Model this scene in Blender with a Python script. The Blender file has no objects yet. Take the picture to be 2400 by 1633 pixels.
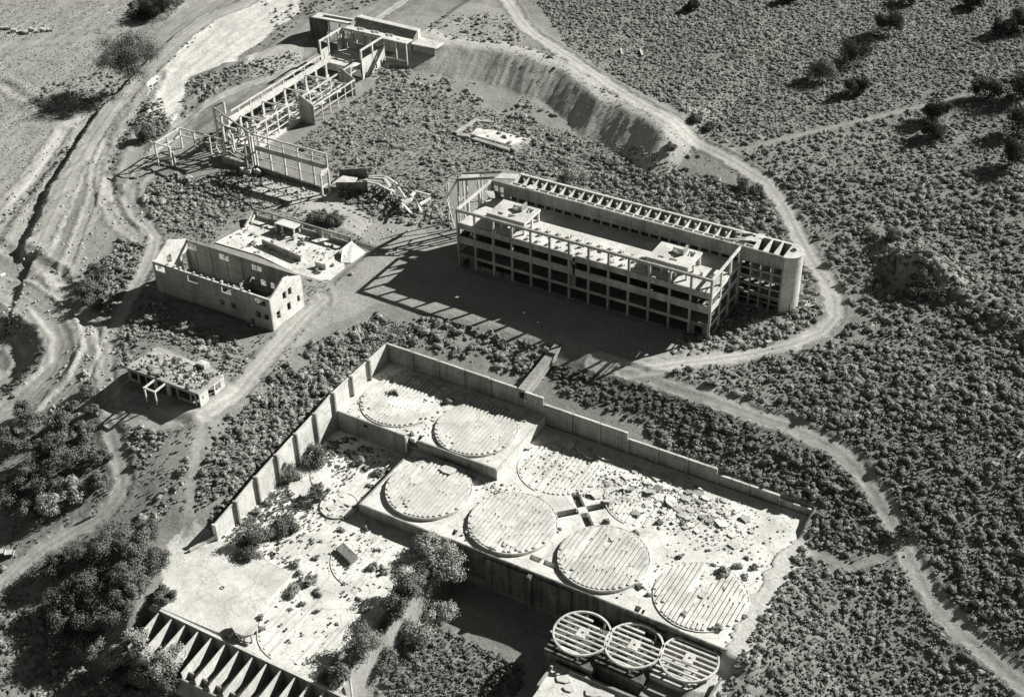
import bpy, math, random
import numpy as np
from mathutils import Matrix, Vector
R = math.radians
random.seed(7); RS = np.random.RandomState(11)
S = bpy.context.scene
COL = S.collection

# ------------------------------------------------------------------ camera
# the whole site stands on one grid: +X along the long facades, +Y up the valley, z = 0 at the mill yard
PW, PH, F = 2400.0, 1633.0, 3219.0
AL = R(31.073); TH = R(35.762); RO = R(-1.594); CH = 211.613
_X = np.array([math.cos(AL), -math.sin(AL), 0]); _Y = np.array([math.sin(AL), math.cos(AL), 0]); _Z = np.array([0, 0, 1.])
_LOC = np.array([_X, _Y, _Z])
_fw = np.array([0, math.cos(TH), -math.sin(TH)]); _r = np.array([1., 0, 0]); _u = np.cross(_r, _fw)
_r2 = math.cos(RO) * _r + math.sin(RO) * _u; _u2 = -math.sin(RO) * _r + math.cos(RO) * _u
CAMR = np.array([_LOC @ _r2, _LOC @ _u2, _LOC @ _fw])            # rows: right, up, forward
CAMP = _LOC @ (np.array([0, 0, CH]) - np.array([-14.786, 335.367, 0]))
cd = bpy.data.cameras.new('camera'); cd.sensor_width = 36; cd.lens = F / PW * 36; cd.clip_start = 1; cd.clip_end = 9000
cam = bpy.data.objects.new('camera', cd); COL.objects.link(cam); S.camera = cam
cam.matrix_world = Matrix(((CAMR[0][0], CAMR[1][0], -CAMR[2][0], CAMP[0]), (CAMR[0][1], CAMR[1][1], -CAMR[2][1], CAMP[1]),
                           (CAMR[0][2], CAMR[1][2], -CAMR[2][2], CAMP[2]), (0, 0, 0, 1)))
# ------------------------------------------------------------------ light
SUN_AZ, SUN_EL = R(36.5), R(31.5)
w = bpy.data.worlds.new('World'); S.world = w; w.use_nodes = True
nt = w.node_tree; bg = nt.nodes['Background']
sky = nt.nodes.new('ShaderNodeTexSky'); sky.sky_type = 'NISHITA'; sky.sun_disc = False
sky.sun_elevation = SUN_EL; sky.sun_rotation = SUN_AZ; sky.altitude = 3500; sky.dust_density = 0.05; sky.air_density = 0.7
bw = nt.nodes.new('ShaderNodeRGBToBW'); nt.links.new(sky.outputs[0], bw.inputs[0]); nt.links.new(bw.outputs[0], bg.inputs[0])
bg.inputs[1].default_value = 0.05
sl = bpy.data.lights.new('sun', 'SUN'); sl.energy = 5.0; sl.angle = R(0.5); sl.color = (1.0, 0.985, 0.95)
so = bpy.data.objects.new('sun', sl); COL.objects.link(so); so.location = (100, 150, 200)
sd = Vector((math.sin(SUN_AZ) * math.cos(SUN_EL), math.cos(SUN_AZ) * math.cos(SUN_EL), math.sin(SUN_EL)))
so.rotation_euler = sd.to_track_quat('Z', 'Y').to_euler()
S.view_settings.view_transform = 'Standard'; S.view_settings.look = 'None'; S.view_settings.gamma = 1
S.view_settings.exposure = 0.5
S.cycles.max_bounces = 4; S.cycles.diffuse_bounces = 1; S.cycles.glossy_bounces = 1; S.cycles.use_denoising = True
S.cycles.sample_clamp_indirect = 4

# ------------------------------------------------------------------ materials
def nodes(name):
    m = bpy.data.materials.new(name); m.use_nodes = True; t = m.node_tree
    b = t.nodes['Principled BSDF']; b.inputs['Roughness'].default_value = 0.95
    b.inputs['Specular IOR Level'].default_value = 0.12
    return m, t, b
def N(t, ty, **k):
    n = t.nodes.new(ty)
    for a, v in k.items(): setattr(n, a, v)
    return n
def noise(t, scale, detail=4, rough=.6, vec=None):
    n = N(t, 'ShaderNodeTexNoise'); n.inputs['Scale'].default_value = scale; n.inputs['Detail'].default_value = detail
    n.inputs['Roughness'].default_value = rough
    if vec: t.links.new(vec, n.inputs['Vector'])
    return n.outputs['Fac']
def mapr(t, v, a, b, c, d):
    n = N(t, 'ShaderNodeMapRange'); t.links.new(v, n.inputs[0])
    for i, x in enumerate((a, b, c, d)): n.inputs[i + 1].default_value = x
    return n.outputs[0]
def mul(t, a, b):
    n = N(t, 'ShaderNodeMath', operation='MULTIPLY'); t.links.new(a, n.inputs[0])
    if isinstance(b, float): n.inputs[1].default_value = b
    else: t.links.new(b, n.inputs[1])
    return n.outputs[0]
def tone(t, v):        # a grey value to a faintly warm grey
    n = N(t, 'ShaderNodeCombineColor')
    for i, k in enumerate((1.0, 1.0, .93)): t.links.new(mul(t, v, k), n.inputs[i])
    return n.outputs[0]
def concrete(name, base, stain=.3, streak=.35, fine=.12, dirt=0.0):
    m, t, b = nodes(name)
    g = N(t, 'ShaderNodeNewGeometry')
    mp = N(t, 'ShaderNodeMapping'); t.links.new(g.outputs['Position'], mp.inputs[0]); mp.inputs['Scale'].default_value = (.55, .55, .05)
    v = mapr(t, noise(t, .16, 5, .62, g.outputs['Position']), .3, .7, 1 - stain, 1 + stain * .4)
    v = mul(t, v, mapr(t, noise(t, 1.3, 5, .75, mp.outputs[0]), .30, .62, 1 - streak, 1.05))
    m2 = N(t, 'ShaderNodeMapping'); t.links.new(g.outputs['Position'], m2.inputs[0]); m2.inputs['Scale'].default_value = (.12, .12, 2.6)
    v = mul(t, v, mapr(t, noise(t, 1.0, 2, .5, m2.outputs[0]), .35, .65, .90, 1.06))
    v = mul(t, v, mapr(t, noise(t, 2.4, 3, .7, g.outputs['Position']), .3, .7, 1 - fine, 1 + fine))
    if dirt:
        v = mul(t, v, mapr(t, noise(t, 3.5, 2, .9, g.outputs['Position']), .30, .40, 1 - dirt, 1.0))
    # cracks and the dark growth in them
    vo = N(t, 'ShaderNodeTexVoronoi'); vo.feature = 'DISTANCE_TO_EDGE'; vo.inputs['Scale'].default_value = .16
    wv = N(t, 'ShaderNodeVectorMath', operation='MULTIPLY_ADD'); nz = N(t, 'ShaderNodeTexNoise'); nz.inputs['Scale'].default_value = .5; nz.inputs['Detail'].default_value = 4
    t.links.new(g.outputs['Position'], nz.inputs['Vector']); t.links.new(nz.outputs['Color'], wv.inputs[0]); wv.inputs[1].default_value = (3.5, 3.5, 3.5); t.links.new(g.outputs['Position'], wv.inputs[2]); t.links.new(wv.outputs[0], vo.inputs['Vector'])
    v = mul(t, v, mapr(t, vo.outputs['Distance'], .004, .03, .74, 1.0))
    v = mul(t, v, base)
    t.links.new(tone(t, v), b.inputs['Base Color'])
    bp = N(t, 'ShaderNodeBump'); bp.inputs['Strength'].default_value = .35; bp.inputs['Distance'].default_value = .12
    t.links.new(noise(t, 1.7, 4, .7, g.outputs['Position']), bp.inputs['Height']); t.links.new(bp.outputs[0], b.inputs['Normal'])
    return m
M_CONC = concrete('weathered_concrete', .45, .38, .38)
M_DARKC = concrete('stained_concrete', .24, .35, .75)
M_FLOOR = concrete('tank_floor_concrete', .82, .30, .0, .14, .3)
M_DECK = concrete('deck_concrete', .74, .2, .0, .1, .25)
M_PALE = concrete('pale_plaster', .76, .26, .16, .14)
M_WARE = concrete('warehouse_concrete', .44, .3, .3)
M_RUB = concrete('rubble_stone', .52, .35, .1, .2)
def attr_mat(name, nsc=1.2, bump=.5, speck=True):
    m, t, b = nodes(name)
    a = N(t, 'ShaderNodeAttribute'); a.attribute_name = 'shade'
    g = N(t, 'ShaderNodeNewGeometry')
    v = mul(t, a.outputs['Fac'], mapr(t, noise(t, nsc, 5, .72, g.outputs['Position']), .28, .72, .72, 1.25))
    if speck:
        v = mul(t, v, mapr(t, noise(t, 2.9, 2, .8, g.outputs['Position']), .30, .42, .5, 1.04))
    t.links.new(tone(t, v), b.inputs['Base Color'])
    bp = N(t, 'ShaderNodeBump'); bp.inputs['Strength'].default_value = bump; bp.inputs['Distance'].default_value = .5
    t.links.new(noise(t, .9, 6, .75, g.outputs['Position']), bp.inputs['Height']); t.links.new(bp.outputs[0], b.inputs['Normal'])
    return m
M_GROUND = attr_mat('desert_soil'); M_ROAD = attr_mat('packed_dirt', 1.0, .22, False)
def leafmat(name, base, var=.35, attr=False):
    m, t, b = nodes(name); b.inputs['Specular IOR Level'].default_value = .05; base *= 1.6
    g = N(t, 'ShaderNodeNewGeometry')
    v = mapr(t, noise(t, 1.6, 3, .7, g.outputs['Position']), .3, .7, 1 - var, 1 + var)
    if attr:
        a = N(t, 'ShaderNodeAttribute'); a.attribute_name = 'shade'; v = mul(t, mul(t, v, a.outputs['Fac']), 2.1)
    else: v = mul(t, v, base)
    t.links.new(tone(t, v), b.inputs['Base Color'])
    return m
M_SCRUB = leafmat('scrub_leaves', 0, attr=True)
M_LEAF = [leafmat('sage_leaves', .19, .25), leafmat('grey_leaves', .225, .25), leafmat('olive_leaves', .15, .25)]
M_JUN = leafmat('juniper_needles', .04, .4); M_DARKL = leafmat('dark_tree_leaves', .105, .35); M_MIDL = leafmat('tree_leaves', .13, .35)
M_PALEL = leafmat('pale_tree_leaves', .26, .3); M_BARK = leafmat('bark', .22, .3)

# ------------------------------------------------------------------ numeric noise
def vnoise(x, y, seed=0):
    r = np.random.RandomState(seed + 100).rand(256, 256)
    xi = np.floor(x).astype(int); yi = np.floor(y).astype(int); fx = x - xi; fy = y - yi
    fx = fx * fx * (3 - 2 * fx); fy = fy * fy * (3 - 2 * fy)
    a = r[xi % 256, yi % 256]; b = r[(xi + 1) % 256, yi % 256]; c = r[xi % 256, (yi + 1) % 256]; d = r[(xi + 1) % 256, (yi + 1) % 256]
    return (a * (1 - fx) + b * fx) * (1 - fy) + (c * (1 - fx) + d * fx) * fy
def fbm(x, y, sc, oc=4, seed=0):
    s = 0; a = .5; t = 0
    for i in range(oc):
        s = s + a * vnoise(x * sc, y * sc, seed + i * 7); t += a; a *= .5; sc *= 2.03
    return s / t
def sst(x, a, b):
    t = np.clip((x - a) / (b - a), 0, 1); return t * t * (3 - 2 * t)

# ------------------------------------------------------------------ photo pixel -> ray -> ground
def ray(px, py):
    px = np.asarray(px, float); py = np.asarray(py, float)
    return np.stack([(px - PW / 2) / F, (PH / 2 - py) / F, np.ones_like(px)], -1) @ CAMR
def atz(px, py, z):
    d = ray(px, py); t = (z - CAMP[2]) / d[..., 2]
    return CAMP[0] + t * d[..., 0], CAMP[1] + t * d[..., 1]
CTRL = [(0,0,-3),(300,0,-2),(580,0,1),(900,0,5),(1200,0,7),(1600,0,9),(2000,0,11),(2400,0,14),
 (0,300,-6),(200,300,-4.5),(330,200,-2.5),(450,100,0),(640,100,1.5),(800,150,2.4),(500,230,-.5),(560,300,0),
 (0,600,-7),(130,560,-5),(250,500,-3.5),(370,500,-2),(330,400,-2.5),(450,330,-1),(700,320,0.8),(800,400,.2),
 (300,700,-3.5),(255,850,-3.6),(270,1000,-4.8),(290,1130,-8.5),(200,1210,-13),(0,1300,-17),(0,1000,-12),(100,850,-8),
 (0,1633,-24),(200,1500,-22),(300,1600,-24),(100,1400,-19),(350,1350,-15),
 (400,1290,-13),(450,1100,-6.5),(520,1000,-4.5),(620,900,-3),(760,780,-1.2),(700,700,-.8),(400,900,-1.8),(480,960,-2.2),(320,960,-2.4),(380,700,-1.2),(560,640,-1),
 (1000,650,0),(1200,720,0),(1400,780,0),(1560,830,0),(1670,800,0),(860,640,-.3),(900,520,0),(1100,560,0),
 (1000,765,-1),(1150,815,-2.2),(1300,870,-3.8),(1210,860,-3.6),(1100,845,-3.2),(960,800,-2.6),(1340,950,-5.2),(1500,960,-4.2),(1600,890,-1),(1500,1000,-6),(1700,1080,-7.5),
 (1800,960,-2),(1950,1040,-3),(2080,1160,-5),(2130,1290,-7.5),(2200,1430,-10),(2350,1580,-12),(1800,1150,-8.4),(1920,1190,-9),
 (1900,1300,-10.3),(1800,1450,-11.2),(1850,1240,-10.2),(1740,1500,-11.8),(1760,1600,-14),(2000,1600,-16),(2300,1250,-4.5),(2400,1000,3),(2200,900,2),(2400,1500,-9),
 (2100,700,4.5),(2400,700,8),(2400,400,12),(2200,400,9),(2000,500,6),(1900,720,2),(1960,660,3),(1850,520,4),(1750,430,5),(1700,330,7),
 (1500,430,1),(1300,330,1),(1100,450,0),(900,300,1),(950,190,2.2),(1300,400,.5),(1650,500,2),(1700,760,1),(1850,800,1.5),(1600,400,4),(1450,250,3.5),(1300,150,4),
 (1150,1500,-21),(1050,1430,-21),(1000,1600,-23),(1300,1480,-20),(880,1633,-24),(1500,1633,-21)]
_c = np.array(CTRL, float); _cu, _cv = atz(_c[:, 0], _c[:, 1], _c[:, 2])
def _phi(r2): return r2 * np.log(r2 + 1e-6) * .5
_n = len(_c); _K = _phi((_cu[:, None] - _cu) ** 2 + (_cv[:, None] - _cv) ** 2) ; _K[np.diag_indices(_n)] += 60.
_P = np.c_[np.ones(_n), _cu, _cv]; _A = np.block([[_K, _P], [_P.T, np.zeros((3, 3))]])
_W = np.linalg.solve(_A, np.r_[_c[:, 2], 0, 0, 0])
UMIN, UMAX, VMIN, VMAX = _cu.min() - 20, _cu.max() + 20, _cv.min() - 20, _cv.max() + 20
def base_z(u, v):
    uc = np.clip(u, UMIN, UMAX); vc = np.clip(v, VMIN, VMAX)
    z = _W[_n] + _W[_n + 1] * uc + _W[_n + 2] * vc
    for i in range(_n): z = z + _W[i] * _phi((uc - _cu[i]) ** 2 + (vc - _cv[i]) ** 2)
    return z
def vcrest(u):
    return np.interp(u, [-120,-95,-86,-61,-36,-20,-5,10,25,38], [112,113,115.5,117.5,117.5,110,101,94,87.5,84]) \
        + 1.1 * np.sin(u * .19) + .6 * np.sin(u * .43 + 1) + 2.2 * np.exp(-((u + 47) / 5.) ** 2)
def bank(u, v):        # the tailings bank: toe to crest over 10 m, 6.5 m high
    d = v - (vcrest(u) - 14.5)
    h = 6.0 * (1 - sst(u, 22, 36)) * sst(u, -97, -90)
    rill = .30 * (fbm(u * 2.2 + v * .2, v * .35, .35, 3, 5)) - .1
    t = np.clip(d / 14.5 + rill * (d > 0) * .3, 0, 1); t = np.where(t < .9, t, .9 + (t - .9) * .6)
    return h * t * np.exp(-np.clip(d - 17, 0, 999) / 45.), t * h
def segd(u, v, pts):
    best = np.full(np.shape(u), 1e9); side = np.zeros(np.shape(u)); along = np.zeros(np.shape(u)); acc = 0
    for (a, b), (c, d) in zip(pts[:-1], pts[1:]):
        L2 = (c - a) ** 2 + (d - b) ** 2; t = np.clip(((u - a) * (c - a) + (v - b) * (d - b)) / L2, 0, 1)
        q = np.hypot(u - a - t * (c - a), v - b - t * (d - b)); m = q < best
        best = np.where(m, q, best); side = np.where(m, np.sign((c - a) * (v - b) - (d - b) * (u - a)), side)
        along = np.where(m, acc + t * math.sqrt(L2), along); acc += math.sqrt(L2)
    return best, side, along
def inpoly(u, v, P):
    r = np.zeros(np.shape(u), bool); n = len(P)
    for i in range(n):
        (x1, y1), (x2, y2) = P[i], P[(i + 1) % n]
        if y1 == y2: continue
        r ^= ((y1 > v) != (y2 > v)) & (u < (x2 - x1) * (v - y1) / (y2 - y1) + x1)
    return r
def Uraw(px, py, f):
    z = np.zeros_like(np.asarray(px, float))
    for _ in range(7):
        u, v = atz(px, py, z); z = .5 * z + .5 * f(u, v)
    u, v = atz(px, py, z); return u, v
def pxs(P, f=None):
    a = np.array(P, float); u, v = Uraw(a[:, 0], a[:, 1], f or base_z); return list(zip(u, v))
HAUL = pxs([(640,-30),(570,14),(487,45),(410,104),(369,146),(323,195),(271,250),(223,313),(195,365),(157,424),(132,487),(108,535),(90,575)])
RIDGE = pxs([(2075,585),(2150,640),(2240,690),(2320,730),(2430,800)])
CUTR = pxs([(2060,560),(2120,610),(2190,660),(2210,700),(2170,760),(2130,800)])
KN = pxs([(2160,655)])[0]; KN2 = pxs([(2330,720)])[0]
# footprints dug for the walled tank terraces
def terr0(u, v):
    z = base_z(u, v)
    b, _ = bank(u, v); z = z + b
    d, s, al = segd(u, v, HAUL)
    z = z - 2.5 * (1 - sst(al, 215, 250)) * sst(d + 2.2 * (fbm(u, v, .25, 3, 21) - .5), 3.8, 7.5) * (s < 0) * np.exp(-np.clip(d - 8, 0, 99) / 16.) * sst(al, 40, 70) + .5 * np.exp(-(d / 5.) ** 2)
    # knoll with a cut face on the right-hand slope
    dk, sk, ak = segd(u, v, RIDGE)
    w_ = 3.5 + 4 * (sk > 0) + 1.5 * vnoise(u * .12, v * .12, 9)
    z = z + (1.8 + 6.2 * np.exp(-((u - KN[0]) ** 2 + (v - KN[1]) ** 2) / 75.)) * np.exp(-(dk / w_) ** 2)
    return z
GULL = [pxs(P) for P in ([(372,178),(352,215),(330,255),(300,300),(275,350),(255,400),(262,440),(275,460)], [(150,300),(110,370),(60,440),(20,500),(-20,560)], [(0,190),(80,240),(150,270)], [(-20,560),(60,590),(130,640),(150,660)], [(560,140),(500,190),(455,245),(420,290)])]
BUMP = pxs([(375,20)])[0]
PIT = pxs([(-60,735),(40,735),(85,765),(98,810),(90,850),(55,895),(0,935),(-60,960)]); PITL = PIT + [PIT[0]]
BERM = [pxs(P) for P in ([(-40,1035),(80,975),(160,890),(196,820),(185,760),(150,715),(80,665),(-40,630)], [(-40,1075),(110,1005),(200,900),(232,830),(222,780)], [(-40,968),(60,905),(118,850),(122,795),(90,750)])]
def terr(u, v):
    u = np.asarray(u, float); v = np.asarray(v, float)
    z = terr0(u, v)
    for P in GULL:
        d, s_, al = segd(u, v, P); d = d + 1.6 * (vnoise(u * .3, v * .3, 95) - .5)
        z = z - .45 * np.exp(-(d / 2.0) ** 2) * (.5 + vnoise(u * .2, v * .2, 97)) + .3 * np.exp(-((d - 3.5) / 1.5) ** 2)
    dp, _, _ = segd(u, v, PITL); z = z - 2.6 * inpoly(u, v, PIT) * sst(dp, 0, 6.5)
    for P in BERM:
        d, s_, al = segd(u, v, P); z = z + (.55 * sst(s_ * d, -.6, .6)) * np.exp(-(d / 7) ** 2) + .2 * np.exp(-(d / .6) ** 2)
    z = z + .4 * sst(-u, 100, 125) * (vnoise(u * .5, v * .12, 96) - .5) + 3.2 * np.exp(-((u - BUMP[0]) ** 2 + (v - BUMP[1]) ** 2) / 60.)
    z = z + .5 * (fbm(u, v, .06, 3, 3) - .5) * 2 * (1 - .8 * inpoly(u, v, [(-20,-30),(100,-30),(100,20),(-20,20)])) + .22 * (fbm(u, v, .35, 3, 4) - .5)
    # yard is graded flat
    y = sst(u, -30, -12) * (1 - sst(u, 84, 100)) * sst(v, -26, -14) * (1 - sst(v, 18, 28))
    z = z * (1 - y) + (.05 * (fbm(u, v, .3, 3, 8) - .5) - .02 + 1.3 * sst(u, 78, 92) * sst(v, 4, 12)) * y
    # inside of the tank terraces
    m = (u > 1.3) & (u < 50.4) & (v < -39.0) & (v > -64); z = np.where(m, -9.2, z)
    rag = 122.2 - (4.5 * fbm(u, v, .22, 3, 17) + 1.5 * vnoise(u * .9, v * .9, 18)) * sst(-v, 47, 52); m = (u > 50.2) & (u < rag) & (v < -39.0) & (v > -87.3); z = np.where(m, -12.9, z)
    m = (u > 1.3) & (u < 51.) & (v <= -64) & (v > -136); z = np.where(m, -14.8, z)
    m = (1 - sst(v, -122, -110)) * sst(u, -16, -4) * (u <= 1.3) * sst(v, -150, -137); z = z * (1 - m) + (-13.25 + .25 * fbm(u, v, .2, 3, 2)) * m
    q_ = sst(u, 114, 117) * (1 - sst(u, 124, 132)) * sst(-v, 44, 50) * sst(v, -100, -92) * (u >= rag); z = z * (1 - q_) + (-10.9 + .25 * (fbm(u, v, .4, 2, 19) - .5)) * q_
    # low ground at the foot of the terraces
    e_ = 48.5 + 3 * fbm(u, v, .25, 3, 27); tal = sst(u, e_ - 1, e_) * (v < -90) * (v > -134); z = np.where((u < 53) & (tal > .5), -13.9 + .2 * fbm(u, v, .5, 2, 28), z)
    lo = sst(u, 51.6, 54 + 7 * sst(-v, 92, 100) * (.5 + vnoise(u * .0 + 3, v * .2, 29))) * (1 - sst(u, 112, 122)) * (1 - sst(v, -88.6, -87.2))
    z = z * (1 - lo) + np.minimum(z, -20.6 + .8 * (fbm(u, v, .1, 3, 12) - .5)) * lo
    lo = sst(u, 4, 5) * (1 - sst(u, 70, 80)) * (1 - sst(v, -139.5, -138.5))
    z = z * (1 - lo) + np.minimum(z, -20.8) * lo
    m = sst(u, 112, 118) * (1 - sst(v, -92, -88)) * (1 - sst(u, 122, 132)) * sst(v, -112, -104)
    z = z * (1 - m) + -13.9 * m
    m = sst(u, -70.5, -69) * (1 - sst(u, -27.5, -26)) * sst(v, -52, -50.8) * (1 - sst(v, -36.4, -35)); z = z * (1 - m) - 1.1 * m
    m = sst(u, -75, -72) * (1 - sst(u, -29, -26)) * sst(v, -26, -22) * (1 - sst(v, -4, -2)); z = z * (1 - m) - 1.35 * m
    m = sst(u, -50, -47) * (1 - sst(u, -23, -20)) * sst(v, -92, -88) * (1 - sst(v, -76, -73)); z = z * (1 - m) - 1.3 * m
    m = sst(u, -108, -107) * (1 - sst(u, -96.5, -95.5)) * sst(v, 26, 28) * (1 - sst(v, 86, 88)); z = z * (1 - m) + 1.2 * m
    m = sst(u, -92, -88) * (1 - sst(u, -58, -55)) * sst(v, 3, 6) * (1 - sst(v, 16, 18)); z = z * (1 - m) + -.1 * m
    return z
def U(px, py):
    u, v = Uraw(px, py, terr); return u, v
def U1(px, py, dz=0.0):
    u, v = U(np.array([px]), np.array([py])); return float(u[0]), float(v[0]), float(terr(u, v)[0]) + dz
def UP(P): return pxs(P, terr)

# ------------------------------------------------------------------ roads and areas (from the photo's outlines, laid on the ground)
ROADS = [  # points, half width, shade, ruts
 (HAUL, 3.9, .36, 1),
 (UP([(800,112),(765,129),(661,174),(591,195),(522,223),(470,254),(417,296),(376,344),(344,379),(323,410),(310,438),(306,463),(320,497),(348,529),(366,556),(358,600),(335,645),(300,700),(270,760),(254,800),(250,860),(256,930),(262,1000),(280,1070),(292,1120),(283,1160),(240,1205),(180,1240),(110,1280),(50,1330),(-30,1400)]), 2.3, .37, 1),
 (UP([(1150,-30),(1190,0),(1240,70),(1300,110),(1400,175),(1500,240),(1600,300),(1700,365),(1800,425),(1840,480),(1870,545),(1900,600),(1935,650),(1958,700),(1960,740),(1930,775),(1860,805),(1760,828),(1640,845),(1540,860),(1470,866),(1400,850)]), 2.5, .40, 1),
 (UP([(1470,866),(1600,910),(1720,950),(1850,995),(1950,1040),(2010,1090),(2060,1160),(2100,1230),(2130,1290),(2160,1350),(2200,1420),(2260,1480),(2330,1540),(2440,1630)]), 2.4, .38, 1),
 (UP([(760,700),(715,740),(660,800),(600,870),(555,925),(480,970),(380,985),(310,975),(262,950)]), 2.6, .35, 1),
 (UP([(480,975),(465,1040),(452,1110),(448,1200),(430,1250)]), 1.2, .31, 0),
 (UP([(990,-20),(930,15),(885,45),(860,60)]), 1.4, .40, 1),
 (UP([(1720,350),(1800,335),(1900,310),(2050,275),(2200,240),(2330,210),(2440,180)]), 1.0, .29, 0),
 (UP([(-40,112),(120,95),(240,85),(330,60),(420,30),(520,-10)]), 2.4, .33, 0),
 (UP([(330,400),(300,440),(270,520),(200,600),(120,650),(60,700)]), 6.5, .31, 0),
 (UP([(-40,1000),(65,935),(132,865),(150,800),(125,745),(45,690),(-40,660)]), 4.6, .40, 1),
 (UP([(-40,1055),(95,990),(182,892),(214,825),(205,765),(165,700),(130,640)]), 3.2, .39, 1),
 (UP([(-60,800),(20,805),(48,835),(30,875),(-60,910)]), 2.0, .34, 1),
 (UP([(340,165),(290,230),(235,320),(190,420),(150,520),(120,600)]), .8, .40, 0),
 (UP([(230,250),(150,300),(80,400),(20,470),(-40,530)]), 2.4, .37, 1),
 (UP([(250,420),(255,470),(280,520),(330,560)]), 2.6, .36, 1),
 (UP([(250,330),(225,400),(215,470),(180,560),(150,640)]), 1.6, .36, 1),
 (UP([(2075,1300),(2000,1330),(1900,1290)]), 1.3, .30, 0),
]
AREAS = [ # polygon, shade, edge noise, vegetation allowed
 (UP([(630,800),(700,700),(800,650),(850,560),(900,500),(980,520),(1075,630),(1300,700),(1660,800),(1690,835),(1480,880),(1400,850),(1290,805),(1040,735),(880,715),(760,770),(640,860)]), .33, 1.5),
 (UP([(690,-20),(700,30),(640,75),(560,140),(480,170),(420,190),(400,260),(360,260),(350,190),(400,140),(430,110),(500,50),(600,0)]), .62, 2.5),
 (UP([(340,185),(380,165),(440,180),(435,235),(400,290),(350,270)]), .70, 2.0),
 (UP([(1290,860),(1440,880),(1560,925),(1660,965),(1560,990),(1340,935),(1285,900)]), .17, 3),
 (UP([(0,0),(230,0),(60,50),(0,60)]), .50, 2),(UP([(0,150),(160,140),(230,200),(120,330),(60,420),(0,460)]), .44, 3),(UP([(230,560),(330,560),(240,680),(150,730),(110,660)]), .24, 3),
 (UP([(560,140),(720,90),(700,160),(600,180)]), .44, 2.5),
 (UP([(880,60),(940,40),(1100,10),(1180,20),(1210,90),(1130,110),(1000,105),(930,90)]), .33, 3),
 (UP([(0,560),(110,560),(250,500),(290,560),(230,640),(120,690),(0,690)]), .29, 2.5),
 (UP([(0,860),(120,850),(170,760),(220,830),(210,960),(120,1010),(0,1010)]), .40, 2.5),
 (UP([(-40,-40),(560,-40),(470,50),(400,100),(330,170),(250,250),(190,350),(130,450),(60,560),(-40,600)]), .33, 3),
 (UP([(170,560),(240,420),(300,300),(345,300),(330,380),(300,480),(330,540),(300,560)]), .34, 2),
 (UP([(520,400),(640,410),(780,450),(880,520),(850,560),(760,520),(600,480)]), .46, 1.5),
 (UP([(400,1270),(460,1210),(520,1290),(520,1420),(400,1420),(380,1330)]), .55, 1.2),
 (UP([(1600,1560),(1700,1480),(1730,1500),(1690,1640),(1560,1640)]), .55, 1.2),
]
# ------------------------------------------------------------------ ground sheet
def axis(a, b, st, far):
    m = list(np.arange(a, b + st, st)); s = st; x = m[-1]
    out = []
    while x < far: s *= 1.35; x += s; out.append(x)
    s = st; x = a; pre = []
    while x > -far: s *= 1.35; x -= s; pre.append(x)
    return np.array(pre[::-1] + m + out)
gu = axis(-300, 212, .62, 3500); gv = axis(-200, 286, .62, 3500)
GU, GV = np.meshgrid(gu, gv, indexing='ij'); fu = GU.ravel(); fv = GV.ravel()
# only where the view (with a wide margin) can reach gets the fine treatment: everything outside is far ground
gz = terr(fu, fv)
nu = fu + 5 * (fbm(fu, fv, .12, 3, 20) - .5); nv = fv + 5 * (fbm(fu, fv, .12, 3, 24) - .5)
shade = .30 + .10 * (fbm(fu, fv, .035, 4, 31) - .5) + .10 * (fbm(fu, fv, .3, 3, 35) - .5)
shade = shade - .03 * sst(fu + .4 * fv, 60, 160)
lf = sst(-fu, 95, 120)
shade = shade + lf * (.10 * (vnoise(fu * .55 + 3 * vnoise(fu * .03, fv * .03, 90), fv * .05, 91) - .5) - .05 * (fbm(fu, fv, .08, 4, 92) > .58))
for P, sh, en in AREAS:
    sh *= 1.12
    mk = inpoly(fu + en * (nu - fu) / 2.5, fv + en * (nv - fv) / 2.5, P)
    shade = np.where(mk, sh * (.86 + .28 * fbm(fu, fv, .18, 4, 41)), shade)
d_ = fv - (vcrest(fu) - 14.5); bk = (fu > -96) & (fu < 34)
_, bh = bank(fu, fv)
face = bk & (d_ > 0) & (d_ < 13.5)
shade = np.where(face, .52 * (.86 + .14 * vnoise(fu * 1.1 + fv * .25, fv * .1, 50) + .18 * (fbm(fu, fv, .25, 4, 52) - .4)), shade)
shade = np.where(bk & (d_ >= 13.5) & (d_ < 19 + 4 * vnoise(fu * .2, fv * .2, 51)), .50, shade)
roadmask = np.zeros(fu.shape, bool)
yd = (fu > -20) & (fu < 96) & (fv > -28) & (fv < 0); shade = np.where(yd, shade * (.88 + .14 * vnoise(fu * .12 + fv * .05, fv * .9 + 1.5 * vnoise(fu * .05, fv * .05, 57), 58) + .1 * fbm(fu, fv, .6, 2, 59)), shade)
for P, hw, sh, rut in ROADS:
    d, s, al = segd(fu, fv, P)
    dd = d + 1.3 * (vnoise(fu * .5, fv * .5, 60) - .5) + .8 * (vnoise(fu * 1.3, fv * 1.3, 61) - .5)
    mk = dd < hw; roadmask |= dd < hw * .97
    sh *= 1.18; rs = sh * (.9 + .2 * fbm(fu, fv, .15, 4, 62))
    if rut:
        rs = rs * (1 + .30 * np.exp(-((d - .95) / .35) ** 2) - .16 * np.exp(-(d / .45) ** 2) - .10 * np.exp(-((d - hw * .8) / .5) ** 2) + .05 * np.sin(d * 3.1 + 2 * vnoise(al * .05, d * 0, 63)))
        gz = gz + np.where(mk, -.10 * np.exp(-((d - .95) / .35) ** 2), 0)
    e = sst(hw - dd, -.4, .4)
    shade = shade * (1 - e) + rs * e
    gz = gz - .12 * e + .25 * np.exp(-((dd - hw - .6) / .6) ** 2) * (rut > 0)
qq = sst(fu, 112, 117) * (1 - sst(nu, 124, 128)) * sst(-fv, 44, 50) * sst(fv, -96, -88); shade = shade * (1 - qq) + .6 * qq
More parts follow.
